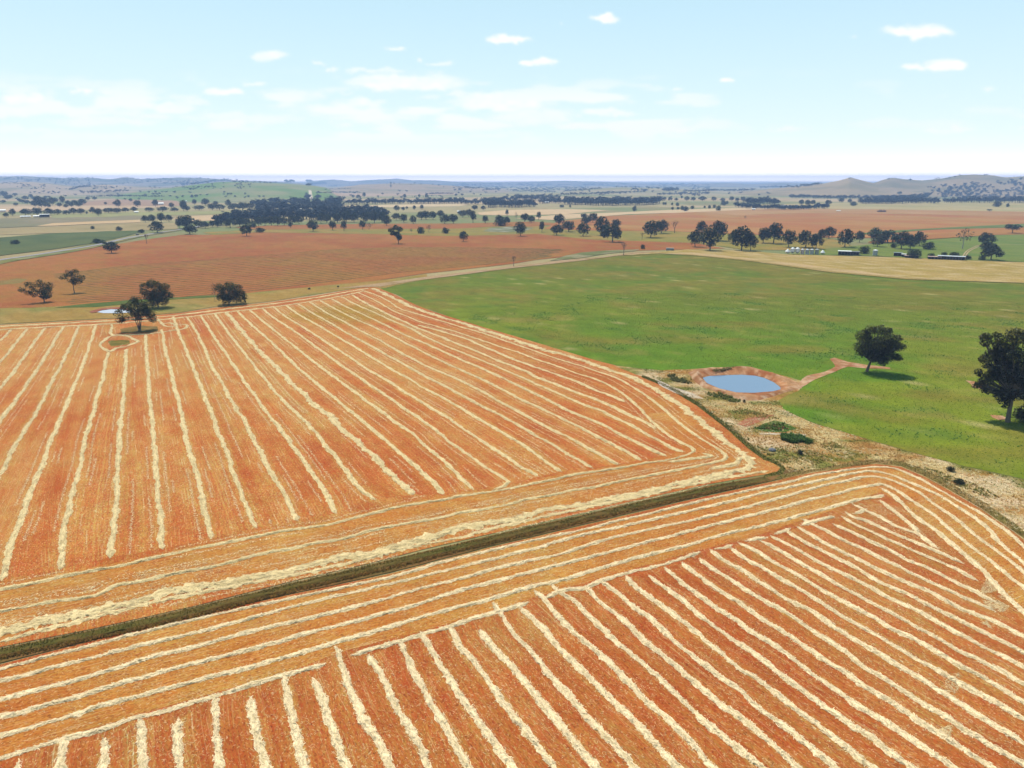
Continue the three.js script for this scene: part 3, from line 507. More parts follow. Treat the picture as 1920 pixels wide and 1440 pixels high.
windrow('short hooked hay row inside the right corner of the upper field', '1255,866 1290,862 1322,858 1333,855 1318,851', { ...UP(34), w: 1.3 });
windrow('short curved hay row between the two outer corner bends', '1335,880 1356,875 1376,870 1385,863 1384,858', { ...UP(35), w: 1.4 });
windrow('loop of hay around the small grass patch in the upper field', '205,660 194,654 187,647 194,640 208,631 222,629 240,631 250,636 259,641 247,646 238,650 221,653 205,660', { ...UP(36), w: 1.4, h: 0.3 });
windrow('hay curve skirting the foot of the lone tree in the upper field', '211,608 208,622 214,629 240,628.5 270,627 300,624 318,621 340,618 350,613 347,609.5 338,609', { ...UP(37), w: 1.3, h: 0.25 });
windrow('small round hay swirl beside the lone tree in the upper field', '297,598 302,606 312,612 324,613 328,609 318,606 306,607', { ...UP(38), w: 1.3, h: 0.22 });

{
  const im = new THREE.InstancedMesh(flakeGeo, M.flake, strands.length), c = new THREE.Color(), r = rng(71);
  strands.forEach(([x, z, t], i) => { dummy.position.set(x + (r() - 0.5) * 0.3, land(x, z) + 0.14, z + (r() - 0.5) * 0.8); dummy.rotation.set((r() - 0.5) * 0.5, r() * 6.3, (r() - 0.5) * 0.4, 'YXZ'); const k = 0.3 + 0.4 * t; dummy.scale.set(k, k, k * 1.3); dummy.updateMatrix(); im.setMatrixAt(i, dummy.matrix); const v = 0.6 + 0.5 * r(); im.setColorAt(i, c.setRGB(v, v * 0.92, v * 0.76)); });
  stuff(im, 'straw_strands', 'thin lines of stray straw between the long rows of the upper field');
}
const LOW = (k) => ({ w: 0.98, h: 0.26, flakes: 24, seed: 100 + k, tone: [1.06, 1.02, 0.94], group: 'slanting hay rows of the lower field' });
const lowRow = (k, px, extra) => windrow(`${nth(k)} slanting hay row from the left in the lower stubble field`, px, { ...LOW(k), ...extra });
lowRow(1, '35,1430 30,1440 18,1500 6,1560');
lowRow(2, '126,1384 118,1411 112,1438 105,1500 98,1560');
lowRow(3, '192,1389 193,1415 190,1440 186,1500 182,1560');
lowRow(4, '262,1351 265,1369 265,1400 266,1432 268,1500 270,1560');
lowRow(5, '335,1351 335,1380 337,1407 342,1438 350,1500 358,1560');
lowRow(6, '405,1307 404,1335 407,1375 415,1435 424,1500 436,1560');
lowRow(7, '470,1311 476,1342 485,1380 497,1435 512,1500 528,1560');
lowRow(8, '532,1271 540,1315 550,1355 560,1400 570,1437 588,1500 606,1560');
lowRow(9, '587,1276 602,1312 617,1350 632,1390 647,1437 668,1500 690,1560');
lowRow(10, '628,1216 645,1260 660,1297 677,1335 697,1372 715,1407 730,1440 760,1500 790,1560');
lowRow(11, '694,1230 715,1267 735,1310 755,1345 777,1385 800,1430 838,1500 872,1560');
lowRow(12, '750,1205 767,1245 790,1290 815,1330 840,1372 860,1407 877,1437 915,1500 952,1560');
lowRow(13, '791,1188 815,1230 840,1268 860,1300 880,1327 902,1360 925,1392 955,1432 1000,1500 1042,1560');
lowRow(14, '844,1178 862,1215 887,1242 915,1277 940,1312 965,1345 990,1377 1015,1410 1037,1437 1085,1500 1130,1560');
lowRow(15, '899,1183 925,1215 945,1235 970,1262 995,1295 1020,1327 1047,1357 1072,1387 1097,1415 1115,1435 1170,1500 1222,1560');
lowRow(16, '924,1132 945,1162 967,1190 995,1222 1020,1252 1047,1285 1075,1317 1102,1347 1132,1377 1160,1405 1187,1435 1250,1500 1310,1560');
lowRow(17, '977,1141 1010,1172 1037,1202 1065,1235 1095,1262 1122,1290 1150,1317 1180,1347 1212,1377 1240,1407 1265,1435 1335,1505 1392,1560');
lowRow(18, '1004,1110 1035,1142 1065,1175 1095,1202 1127,1230 1160,1260 1190,1290 1222,1322 1260,1355 1295,1387 1331,1432 1400,1500 1462,1560');
lowRow(19, '1047,1112 1072,1125 1100,1152 1127,1177 1155,1205 1187,1232 1217,1258 1247,1286 1269,1305 1300,1334 1333,1365 1367,1390 1400,1419 1421,1438 1490,1500 1556,1560');
lowRow(20, '1101,1105 1127,1130 1160,1157 1190,1185 1220,1212 1252,1237 1292,1271 1325,1298 1354,1325 1387,1348 1419,1375 1450,1400 1487,1434 1560,1500 1626,1560');
lowRow(21, '1129,1091 1160,1115 1190,1140 1225,1165 1250,1188 1277,1213 1317,1244 1354,1275 1387,1296 1410,1317 1446,1346 1492,1382 1525,1405 1565,1438 1640,1500 1712,1560');
lowRow(22, '1174,1081 1202,1110 1235,1132 1281,1167 1321,1200 1358,1230 1387,1255 1421,1273 1452,1300 1490,1330 1535,1362 1577,1395 1620,1427 1640,1440 1715,1500 1790,1560');
lowRow(23, '1219,1081 1252,1107 1285,1132 1335,1171 1369,1196 1408,1223 1446,1250 1477,1275 1515,1302 1552,1330 1590,1357 1630,1382 1670,1415 1705,1437 1790,1500 1868,1560');
lowRow(24, '1249,1066 1275,1090 1302,1110 1346,1142 1381,1163 1408,1184 1440,1203 1482,1232 1527,1267 1567,1295 1610,1325 1655,1352 1697,1380 1735,1407 1782,1437 1870,1500 1952,1560');
lowRow(25, '1279,1057 1315,1084 1342,1105 1380,1128 1411,1149 1440,1168 1475,1190 1505,1212 1552,1242 1587,1262 1625,1290 1665,1312 1705,1342 1740,1365 1775,1387 1815,1415 1852,1437 1940,1500 2025,1560');
lowRow(26, '1312,1050 1342,1072 1374,1090 1409,1113 1440,1132 1485,1157 1522,1182 1562,1207 1595,1230 1620,1252 1660,1275 1702,1300 1740,1325 1772,1342 1802,1365 1845,1390 1885,1412 1915,1430 2000,1485');
lowRow(27, '1333,1033 1361,1055 1388,1070 1417,1088 1440,1102 1477,1125 1522,1147 1562,1177 1600,1200 1645,1225 1685,1250 1725,1272 1772,1302 1810,1327 1852,1352 1890,1375 1920,1395 2000,1445');
lowRow(28, '1371,1029 1401,1051 1432,1067 1463,1086 1502,1107 1545,1135 1580,1157 1620,1180 1665,1205 1710,1232 1752,1255 1785,1275 1830,1300 1875,1325 1915,1350 2000,1400');
lowRow(29, '1387,1019 1422,1036 1453,1055 1502,1083 1552,1113 1595,1137 1640,1160 1672,1180 1710,1197 1752,1222 1795,1247 1840,1270 1882,1295 1917,1317 2000,1362');
lowRow(30, '1425,1014 1467,1036 1503,1059 1545,1082 1590,1107 1630,1130 1670,1150 1715,1175 1757,1197 1795,1220 1830,1237 1872,1257 1915,1282 2000,1325');
lowRow(31, '1446,1006 1482,1024 1517,1045 1555,1065 1590,1082 1630,1102 1665,1122 1710,1142 1747,1162 1787,1185 1815,1197 1845,1215 1880,1232 1915,1252 2000,1294');
lowRow(32, '1475,997 1513,1020 1551,1038 1590,1059 1627,1080 1665,1100 1707,1117 1740,1135 1785,1157 1830,1180 1865,1197 1915,1222 2000,1262');
lowRow(33, '1496,990 1536,1013 1576,1034 1615,1053 1672,1080 1710,1097 1747,1112 1787,1135 1825,1152 1865,1167 1915,1192 2000,1230');
lowRow(34, '1506,975 1540,992 1578,1013 1622,1032 1655,1049 1680,1061 1717,1080 1765,1102 1802,1120 1852,1140 1863,1146');
lowRow(35, '1566,985 1601,1001 1634,1017 1667,1032 1700,1050 1733,1063 1767,1079 1802,1097 1840,1117 1865,1130', { w: 0.95 });
lowRow(36, '1579,970 1600,983 1633,997 1667,1013 1700,1028 1733,1042 1767,1057 1800,1072 1830,1087', { w: 0.95 });
lowRow(37, '1588,963 1601,970 1625,978 1658,993 1692,1008 1725,1022 1750,1032 1775,1042 1803,1056', { w: 0.95 });
lowRow(38, '1600,947 1620,957 1642,967 1667,980 1680,987 1700,995 1722,1003 1737,1015 1756,1028', { w: 0.95 });
lowRow(39, '1652,940 1670,955 1688,970 1707,985 1724,1001', { w: 0.95 });
lowRow(40, '1653,917 1673,930 1693,945 1710,963 1730,980 1750,993 1767,1007 1787,1023 1808,1042 1830,1060 1850,1078 1875,1107 1895,1127 1915,1145 1990,1208', { w: 1.05 });
const edgeRow = (which, k, px, extra) => windrow(`${which} hay row alongside the dark grass bank, heading the lower field`, px, { ...LOW(50 + k), w: 0.92, h: 0.22, group: 'headland hay rows of the lower field', ...extra });
edgeRow('first thin', 1, '-90,1281 0,1256 83,1234 156,1215 250,1190 333,1171 396,1156 455,1142 530,1127 630,1105 730,1085 840,1052 915,1035 990,1017 1065,1000 1140,982 1215,965 1280,948 1342,934 1405,920 1467,907 1530,892 1592,882 1642,876 1675,879 1700,888 1727,900 1758,918 1783,932 1808,947 1837,962 1867,982 1900,1008 1920,1027 2000,1104', { w: 0.75, h: 0.2, flakes: 22 });
edgeRow('second', 2, '-90,1303 0,1278 62,1263 146,1242 229,1221 312,1200 396,1179 480,1157 580,1131 680,1107 780,1085 840,1069 915,1051 990,1032 1090,1005 1190,982 1290,959 1342,947 1426,926 1488,913 1551,899 1600,889 1633,884 1667,890 1693,900 1717,910 1750,925 1783,943 1817,965 1850,990 1875,1018 1900,1040 1920,1057 2000,1135');
edgeRow('third', 3, '-90,1338 0,1313 42,1302 125,1282 208,1257 292,1230 354,1217 396,1206 480,1182 580,1160 680,1135 780,1106 840,1092 940,1065 1040,1042 1140,1012 1240,989 1363,961 1447,938 1530,915 1582,903 1633,894 1667,900 1692,910 1725,925 1758,950 1792,973 1825,1002 1858,1027 1892,1052 1920,1075 2000,1152');
edgeRow('fourth', 4, '-90,1368 0,1345 31,1340 83,1323 146,1307 208,1288 271,1271 333,1252 396,1237 480,1215 580,1187 680,1162 780,1135 840,1115 940,1087 1040,1062 1140,1037 1240,1011 1342,984 1426,963 1509,940 1572,926 1605,916 1638,910 1653,909 1675,917 1700,933 1725,950 1750,967 1780,993 1808,1015 1833,1035 1867,1062 1900,1088 1917,1100 2000,1177');
edgeRow('fifth', 5, '-90,1406 0,1382 62,1365 125,1346 187,1325 250,1309 312,1292 354,1282 396,1271 480,1250 580,1220 630,1205 680,1192 780,1160 840,1145 915,1125 990,1102 1065,1085 1140,1062 1215,1042 1280,1026 1342,1007 1405,992 1467,976 1530,959 1603,940 1624,936 1656,929');
edgeRow('sixth and last, broken off', 6, '-80,1449 0,1425 42,1411 83,1398 125,1386 187,1371 250,1348 312,1332 375,1313 396,1307 455,1290 530,1267 606,1246');
edgeRow('short inner', 7, '662,1230 705,1217 755,1202 805,1185 840,1176 890,1160 940,1147 991,1132');
edgeRow('wavy inner', 8, '1022,1123 1045,1111 1065,1107 1090,1105 1127,1090 1177,1075 1240,1060 1280,1047 1312,1037');
const bit = (label, px, k) => windrow(label, px, { ...LOW(70 + k), w: 0.95, h: 0.26, group: 'short broken bits of hay row at the head of the slanting rows' });
bit('short broken bit of hay row above the 28th slanting row', '1344,1031 1358,1029 1373,1023', 1);
bit('short broken bit of hay row above the 30th slanting row', '1400,1015 1418,1011 1435,1008', 2);
bit('short broken bit of hay row above the 32nd slanting row', '1454,1002 1468,997 1483,992', 3);
bit('longer broken bit of hay row above the 34th slanting row', '1505,986 1530,977 1562,969', 4);
bit('small hay spur joining the 37th slanting row', '1603,964 1613,961 1623,956', 5);
bit('hay spur joining the wavy inner row at its bend', '1035,1096 1042,1104 1047,1111', 6);

// stubble between the rows: one strip for each gap, its drill lines run along the rows
{
  const olive = col(186, 148, 52), oliveAt = P(650, 588);
  const strip = (A, B, red, mid, gold, seed, label) => {
    const L = (A.getLength() + B.getLength()) / 2, nv = Math.ceil(L / 2.2), nu = 10, pos = [], color = [], uv = [], index = [], a = A.getSpacedPoints(nv), b = B.getSpacedPoints(nv), tone = noise(seed * 3.7, 1) - 0.5;
    let flip = 0;
    for (let i = 0; i <= nv; i++) for (let k = 0; k <= nu; k++) {
      const u = k / nu, x = lerp(a[i].x, b[i].x, u), z = lerp(a[i].z, b[i].z, u), wide = Math.hypot(a[i].x - b[i].x, a[i].z - b[i].z), s = i / nv * L;
      pos.push(x, land(x, z) + 0.104, z); uv.push(seed * 13.7 + u * wide, s + seed * 7.3);
      const edge = 1 - smooth(0.05, 0.26, Math.min(u, 1 - u)), n = fbm(x / 30, z / 30, 3) - 0.5, m = noise(u * 5 + seed * 9, s / 40) - 0.5, f = fbm(x / 6, z / 6, 3) - 0.5, q = clamp(0.46 + 0.3 * tone + 1.1 * n + 0.75 * m + 0.8 * f + 0.4 * edge + 0.3 * smooth(170, 330, Math.hypot(x, z))), v = 0.92 + 0.16 * noise(x / 2.5, z / 2.5);
      let w = q < 0.5 ? mix3(red, mid, q * 2) : mix3(mid, gold, q * 2 - 1); w = mix3(w, olive, 0.8 * (1 - smooth(12, 46, Math.hypot(x - oliveAt.x, z - oliveAt.z) + 20 * f))); color.push(w[0] * v, w[1] * v, w[2] * v);
      if (i && k) { const c0 = (i - 1) * (nu + 1) + k - 1, c1 = c0 + 1, c2 = c0 + nu + 1, c3 = c2 + 1; index.push(c0, c1, c3, c0, c3, c2); }
    }
    const g = geo(pos, null, color, uv, index); if (g.attributes.normal.getY(Math.floor(pos.length / 6)) < 0) { g.setIndex(index.reverse()); g.computeVertexNormals(); }
    structure(new THREE.Mesh(g, M.stubble), 'stubble_strip', label);
  };
  for (let k = 1; k < 26; k++) strip(rowCurves.get(k), rowCurves.get(k + 1), col(210, 118, 60), col(218, 142, 76), col(224, 164, 94), k, `orange stubble between the ${nth(k)} and ${nth(k + 1)} long rows of the upper field`);
  for (let k = 1; k < 34; k++) strip(rowCurves.get(100 + k), rowCurves.get(101 + k), col(200, 112, 58), col(208, 130, 70), col(212, 152, 86), k + 50, `brownish orange stubble between the ${nth(k)} and ${nth(k + 1)} slanting rows of the lower field`);
}
// rows in the middle red field, still greenish and low
{
  const top = line('-30,519 60,519 146,511 250,498 380,489 526,477 630,468.5 734,465 885,465 1010,467 1080,469.5'), low = line('60,577 133,570 187,565 250,563 325,559.5 463,547 547,537 630,527 760,510 885,499 986,488 1047,479.5 1078,473');
  const at = (l, x) => { let i = 0; while (i < l.length - 2 && l[i + 1][0] < x) i++; return lerp(l[i][1], l[i + 1][1], clamp((x - l[i][0]) / (l[i + 1][0] - l[i][0]))); };
  for (let k = 0; k < 21; k++) {
    const t = k / 20, px = [], a = k < 4 ? 100 : 90 + 70 * noise(k * 0.7, 3), b = lerp(1078, 1040, t) - 30 * noise(k * 0.9, 8);
    for (let i = 0; i <= 16; i++) { const x = lerp(a, b, i / 16); px.push([x, lerp(at(top, x), at(low, x), t ** 1.12)]); }
    windrow(`${nth(k + 1)} low mown row from the far side of the wide reddish field`, px, { name: 'mown_swath', category: 'mown row', material: M.swath, tone: [0.125, 0.088, 0.034], w: 1.4, h: 0.3, flakes: 0, lift: 0.24, seed: 300 + k, ragged: 0.12, even: true, group: 'low mown rows curving across the reddish field' });
  }
}

// ---------------------------------------------------------------- pond
const bareTint = patchy(col(206, 158, 112), col(182, 122, 80), col(236, 204, 168), 5, 1.6);
{
  const water = groundPoly(line('1318,711 1330,707.5 1360,705.5 1391,704.5 1416,706 1432,710 1449,718 1461,727 1463,731.5 1449,735.5 1412,738.5 1380,738 1349,731 1326,721')), outer = groundPoly(line('1289,699 1307,692 1349,689 1391,687.5 1416,690 1445,699 1474,708 1497,717 1506,728 1476,736 1448,745 1422,752 1391,752 1366,743 1336,733 1315,726 1300,714'));
  let cx = 0, cz = 0; for (const [x, z] of water) { cx += x / water.length; cz += z / water.length; }
  const reach = (poly, a) => { let best = 1; const dx = Math.cos(a), dz = Math.sin(a); for (let i = 0, j = poly.length - 1; i < poly.length; j = i++) { const [x1, z1] = [poly[j][0] - cx, poly[j][1] - cz], [x2, z2] = [poly[i][0] - cx, poly[i][1] - cz], ex = x2 - x1, ez = z2 - z1, den = dx * ez - dz * ex; if (Math.abs(den) < 1e-9) continue; const t = (x1 * ez - z1 * ex) / den, u = (x1 * dz - z1 * dx) / den; if (t > 0 && u >= 0 && u <= 1) best = Math.max(best, t); } return best; };
  const N = 140, level = land(cx, cz) + 0.42, pos = [], color = [], uv = [], index = [], ring = [], profile = [[1.0, 0.1, 0], [0.78, 0.62, 1], [0.6, 0.95, 1], [0.5, 1.0, 1], [0.36, 0.82, 1], [0.16, 0.4, 0.6], [0.05, 0.05, 0], [-0.25, -0.5, 0]];
  for (let i = 0; i <= N; i++) {
    const a = i / N * 2 * Math.PI, w = reach(water, a), o = reach(outer, a), back = smooth(-0.25, 0.55, -Math.sin(a)) , crest = lerp(0.5, 2.3, back) * (0.8 + 0.4 * noise(Math.cos(a) * 5 + 9, Math.sin(a) * 5 + 9));
    ring.push([cx + Math.cos(a) * (w + 0.25), cz + Math.sin(a) * (w + 0.25)]);
    profile.forEach(([f, hgt], k) => {
      const rr = w + (o - w) * f + (k > 0 && k < 6 ? (noise(Math.cos(a) * 14 + k, Math.sin(a) * 14) - 0.5) * 0.7 : 0), x = cx + Math.cos(a) * rr, z = cz + Math.sin(a) * rr;
      pos.push(x, f > 0.9 ? land(x, z) + 0.06 : f < 0.1 ? level + hgt - 0.02 : Math.max(land(x, z) + 0.15, level + (hgt - 0.4) * crest), z); uv.push(x, z);
      const q = bareTint(x, z), wet = f < 0.1 ? 0.75 : 1, red = k >= 4 && k < 6 ? 0.8 : 1; color.push(q[0] * wet, q[1] * wet * (red < 1 ? 0.88 : 1), q[2] * wet * red);
      if (i && k) { const A = (i - 1) * 8 + k - 1, B = A + 1, C = A + 8, D = C + 1; index.push(A, D, B, A, C, D); }
    });
  }
  structure(new THREE.Mesh(geo(pos, null, color, uv, index), M.bare), 'pond_bank', 'bare earth bank around the farm pond');
  M.water = new THREE.MeshPhysicalMaterial({ name: 'pond_water', color: new THREE.Color(0.1, 0.15, 0.235), roughness: 0.06, ior: 1.33, bumpMap: painted(512, 9, (g, S) => { const r = rng(44); g.fillStyle = '#808080'; g.fillRect(0, 0, S, S); strokes(g, S, r, 1500, ['#909090', '#707070', '#888888', '#787878'], 60, 9, 0.3, 0.8, 0.5); }, false), bumpScale: 0.012 });
  const wp = [cx, level, cz], wu = [cx, cz], wi = []; ring.forEach(([x, z]) => { wp.push(x, level, z); wu.push(x, z); }); for (let i = 1; i < ring.length; i++) wi.push(0, i + 1, i);
  structure(new THREE.Mesh(geo(wp, null, null, wu, wi), M.water), 'pond_water', 'blue water of the farm pond');
  const small = groundPoly(line('181,586 192,583.2 208,581 231,581.8 250,583.8 246,586.6 219,588.2 194,588')), y = land(small[0][0], small[0][1]) + 0.34, sp2 = small.map(([x, z]) => new THREE.Vector2(x, z)), pp = [];
  small.forEach(([x, z]) => pp.push(x, y, z));
  const idx = THREE.ShapeUtils.triangulateShape(sp2, []).flatMap(([i, j, k]) => { const up = (sp2[j].x - sp2[i].x) * (sp2[k].y - sp2[i].y) - (sp2[j].y - sp2[i].y) * (sp2[k].x - sp2[i].x) < 0; return up ? [i, j, k] : [i, k, j]; });
  structure(new THREE.Mesh(geo(pp, null, null, null, idx), new THREE.MeshPhysicalMaterial({ name: 'milky_water', color: new THREE.Color(0.34, 0.32, 0.35), roughness: 0.08, ior: 1.33 })), 'small_pond_water', 'milky white pool beside the lone tree');
  sheet('clay_bank', 'red clay bank behind the milky pool', line('168,585 185,580 210,577.5 232,577 246,579.5 250,583.4 231,581.4 208,580.6 192,582.6 180,587 171,588'), 0.42, 2, M.bare, patchy(col(176, 112, 84), col(190, 130, 100), col(168, 100, 72), 10, 3));
}
const bareSheet = (label, px, tint = bareTint, lift = 0.17) => sheet('bare_soil', label, line(px), lift, 2, M.bare, tint, { rough: 0.5 });
bareSheet('bare reddish gully between the pond and the round tree', '1490,722 1515,705 1545,697 1567,688 1554,674 1562,671 1590,679 1625,684.5 1668,689.5 1668,693 1625,691 1590,688 1575,693 1552,703 1520,717 1505,727');
bareSheet('bare patch of soil beside the large tree', '1810,714 1837,717 1850,726 1846,732 1826,727');
bareSheet('bare soil under the large tree', '1855,779 1880,780 1890,786 1872,788 1860,784');
bareSheet('reddish mound in the rough ground', '1380,796 1401,785 1430,780 1455,778.5 1424,792 1398,801', patchy(col(196, 128, 92), col(206, 146, 112), col(186, 116, 80), 6, 2), 0.19);
bareSheet('whitish straw strip beside the field edge', '1228,711 1262,726 1300,738 1322,749 1300,747 1265,738 1236,723', patchy(col(240, 222, 200), col(226, 204, 172), col(250, 238, 220), 6, 2), 0.19);
bareSheet('pale strip running past the grass hollow', '1424,812 1470,813 1510,815 1512,818 1470,816.5 1424,815', patchy(col(236, 214, 184), col(226, 200, 160), col(244, 228, 204), 6, 2), 0.19);
sheet('grass_patch', 'green grassy hollow in the rough ground', line('1412,804 1432,795 1453,789 1472,793 1492,804 1474,811 1432,810'), 0.2, 2, M.crop, patchy(col(92, 122, 46), col(112, 126, 54), col(78, 104, 42), 5, 2), { rough: 0.5 });
sheet('grass_patch', 'uncut grass patch inside the loop of hay', line('202,640 208,637.5 225,638.5 242,638.5 243,645 225,648 204,650'), 0.13, 2, M.crop, patchy(col(124, 118, 46), col(158, 136, 62), col(108, 108, 42), 3, 1.2), { rough: 1.4 });
sheet('grass_patch', 'uncut grass under the lone tree', line('224,617 245,613 268,611.5 294,613 296,619 287,623.5 250,624 225,624'), 0.13, 2, M.crop, patchy(col(142, 118, 62), col(172, 138, 76), col(118, 106, 50), 3, 1.2), { rough: 1.6 });
// ---------------------------------------------------------------- grass bank between the two fields
const bankSpots = [];
{
  const olive = patchy(col(118, 102, 50), col(110, 104, 46), col(142, 114, 62), 10, 2.4), brown = patchy(col(176, 122, 64), col(156, 112, 60), col(190, 138, 76), 8, 2);
  sheet('verge', 'brown track and dead grass between the two fields', line('-160,1250 0,1217 182,1181 365,1140 547,1094 693,1060 925,1004 1071,971 1182,945 1266,926 1328,912 1391,901 1440,892 1466,884 1480,880 1500,884 1520,886 1405,911 1280,939 1140,973 915,1026 730,1075 530,1117 333,1161 156,1205 0,1245 -160,1282'), 0.14, 2.5, M.bare, patchy(col(150, 112, 64), col(128, 106, 56), col(170, 124, 70), 12, 2.5), { rough: 0.3 });
  sheet('grass_strip', 'dark green grass strip down the right edge of the upper field', line('1205,704 1240,718 1280,738 1312,757 1345,783 1378,808 1408,835 1438,859 1460,868 1474,880 1466,890 1430,897 1434,892 1458,885 1464,878 1452,870.5 1431,862.5 1400,839.5 1369,811 1338,786 1306,761 1275,742 1236,721.5 1202,707.5'), 0.16, 2, M.crop, patchy(col(128, 124, 56), col(144, 134, 66), col(108, 112, 48), 8, 2), { rough: 0.3 });
  sheet('grass_strip', 'olive grass strip round the head of the lower field', line('1466,890 1530,880 1592,869 1640,862 1690,866 1735,882 1790,912 1850,946 1905,985 1935,1012 2010,1078 2005,1085 1925,1014 1900,997 1840,955 1783,921 1730,892 1690,875 1640,869.5 1592,875 1530,884.5 1450,900'), 0.16, 2, M.crop, patchy(col(166, 140, 82), col(138, 128, 62), col(188, 152, 98), 8, 2), { rough: 0.5 });
  const mid = new THREE.CatmullRomCurve3(line('-160,1261 0,1228.5 182,1191.5 365,1150.5 547,1104.5 693,1070.5 925,1014 1071,980 1200,950 1330,921 1440,899').map(([x, y]) => P(x, y)), false, 'centripetal');
  const L = mid.getLength(), n = Math.ceil(L / 0.7), pos = [], color = [], uv = [], index = [], prof = [[-1.5, 0], [-1.1, 0.22], [-0.5, 0.42], [0.3, 0.5], [0.72, 0.46], [0.92, 0.28], [1.04, -0.06]];
  const pts = mid.getSpacedPoints(n), spots = [];
  for (let i = 0; i <= n; i++) {
    const c = pts[i], a = pts[Math.max(0, i - 1)], b = pts[Math.min(n, i + 1)], tl = Math.hypot(b.x - a.x, b.z - a.z), sx = -(b.z - a.z) / tl, sz = (b.x - a.x) / tl, fade = 1 - smooth(0.93, 1, i / n);
    prof.forEach(([o, h], k) => {
      const oo = o + (noise(i * 0.35, k * 3.3) - 0.5) * 0.35, x = c.x + sx * oo, z = c.z + sz * oo;
      pos.push(x, land(x, z) + 0.15 + h * fade * (0.7 + 0.6 * noise(i * 0.22, k + 9)), z); uv.push(x, z); color.push(...(k < 5 ? olive(x, z) : brown(x, z)));
      if (i && k) { const A = (i - 1) * 7 + k - 1, B = A + 1, C = A + 7, D = C + 1; index.push(A, B, D, A, D, C); }
    });
    spots.push([c, sx, sz, fade]);
  }
  let g = geo(pos, null, color, uv, index); if (g.attributes.normal.getY(24) < 0) { g.setIndex(index.reverse()); g.computeVertexNormals(); }
  structure(new THREE.Mesh(g, M.bare), 'grass_bank', 'dark grass bank between the two stubble fields');
  bankSpots.push(...spots);
}
// tufts: blades that fan out of one point
function tuftGeometry(n, seed, spread, tall) {
  const r = rng(seed), pos = [], index = [];
  for (let i = 0; i < n; i++) {
    const a = r() * 6.3, d = 0.12 * r(), x = Math.cos(a) * d, z = Math.sin(a) * d, o = spread * (0.3 + r()), h = tall * (0.55 + 0.6 * r()), tx = x + Math.cos(a) * o, tz = z + Math.sin(a) * o, wx = -Math.sin(a) * 0.045, wz = Math.cos(a) * 0.045, k = pos.length / 3;
    pos.push(x - wx, 0, z - wz, x + wx, 0, z + wz, (x + tx) / 2 - wx, h * 0.72, (z + tz) / 2 - wz, (x + tx) / 2 + wx, h * 0.72, (z + tz) / 2 + wz, tx, h, tz); index.push(k, k + 1, k + 3, k, k + 3, k + 2, k + 2, k + 3, k + 4);
  }
  return geo(pos, null, null, null, index);
}
M.blade = new THREE.MeshPhysicalMaterial({ specularIntensity: 0.2, name: 'grass_blade', color: 0xffffff, roughness: 0.95, side: THREE.DoubleSide });
const tuft = tuftGeometry(9, 3, 0.32, 0.7), lowTuft = tuftGeometry(8, 4, 0.5, 0.42), clump = tuftGeometry(22, 5, 0.6, 0.8);
function scatter(name, label, geometry, list, parent) {            // list of [x, y, z, size, [r, g, b]]
  const im = new THREE.InstancedMesh(geometry, M.blade, list.length), r = rng(list.length), c = new THREE.Color();
  list.forEach(([x, y, z, s, q], i) => { dummy.position.set(x, y, z); dummy.rotation.set((r() - 0.5) * 0.3, r() * 6.3, (r() - 0.5) * 0.3); dummy.scale.set(s * (0.8 + 0.5 * r()), s * (0.8 + 0.4 * r()), s * (0.8 + 0.5 * r())); dummy.updateMatrix(); im.setMatrixAt(i, dummy.matrix); im.setColorAt(i, c.setRGB(q[0], q[1], q[2])); });
  return stuff(im, name, label, parent);
}
function fill(px, n, seed, make) {                                 // n random places inside an outline traced in the picture
  const poly = groundPoly(line(px)), xs = poly.map((p) => p[0]), zs = poly.map((p) => p[1]), a = Math.min(...xs), b = Math.max(...xs), c = Math.min(...zs), d = Math.max(...zs), r = rng(seed), out = [];
  for (let i = 0, tries = 0; i < n && tries < n * 30; tries++) { const x = lerp(a, b, r()), z = lerp(c, d, r()); if (!inPoly(poly, x, z)) continue; i++; const q = make(x, z, r); if (q) out.push([x, land(x, z) + 0.08, z, ...q]); }
  return out;
}
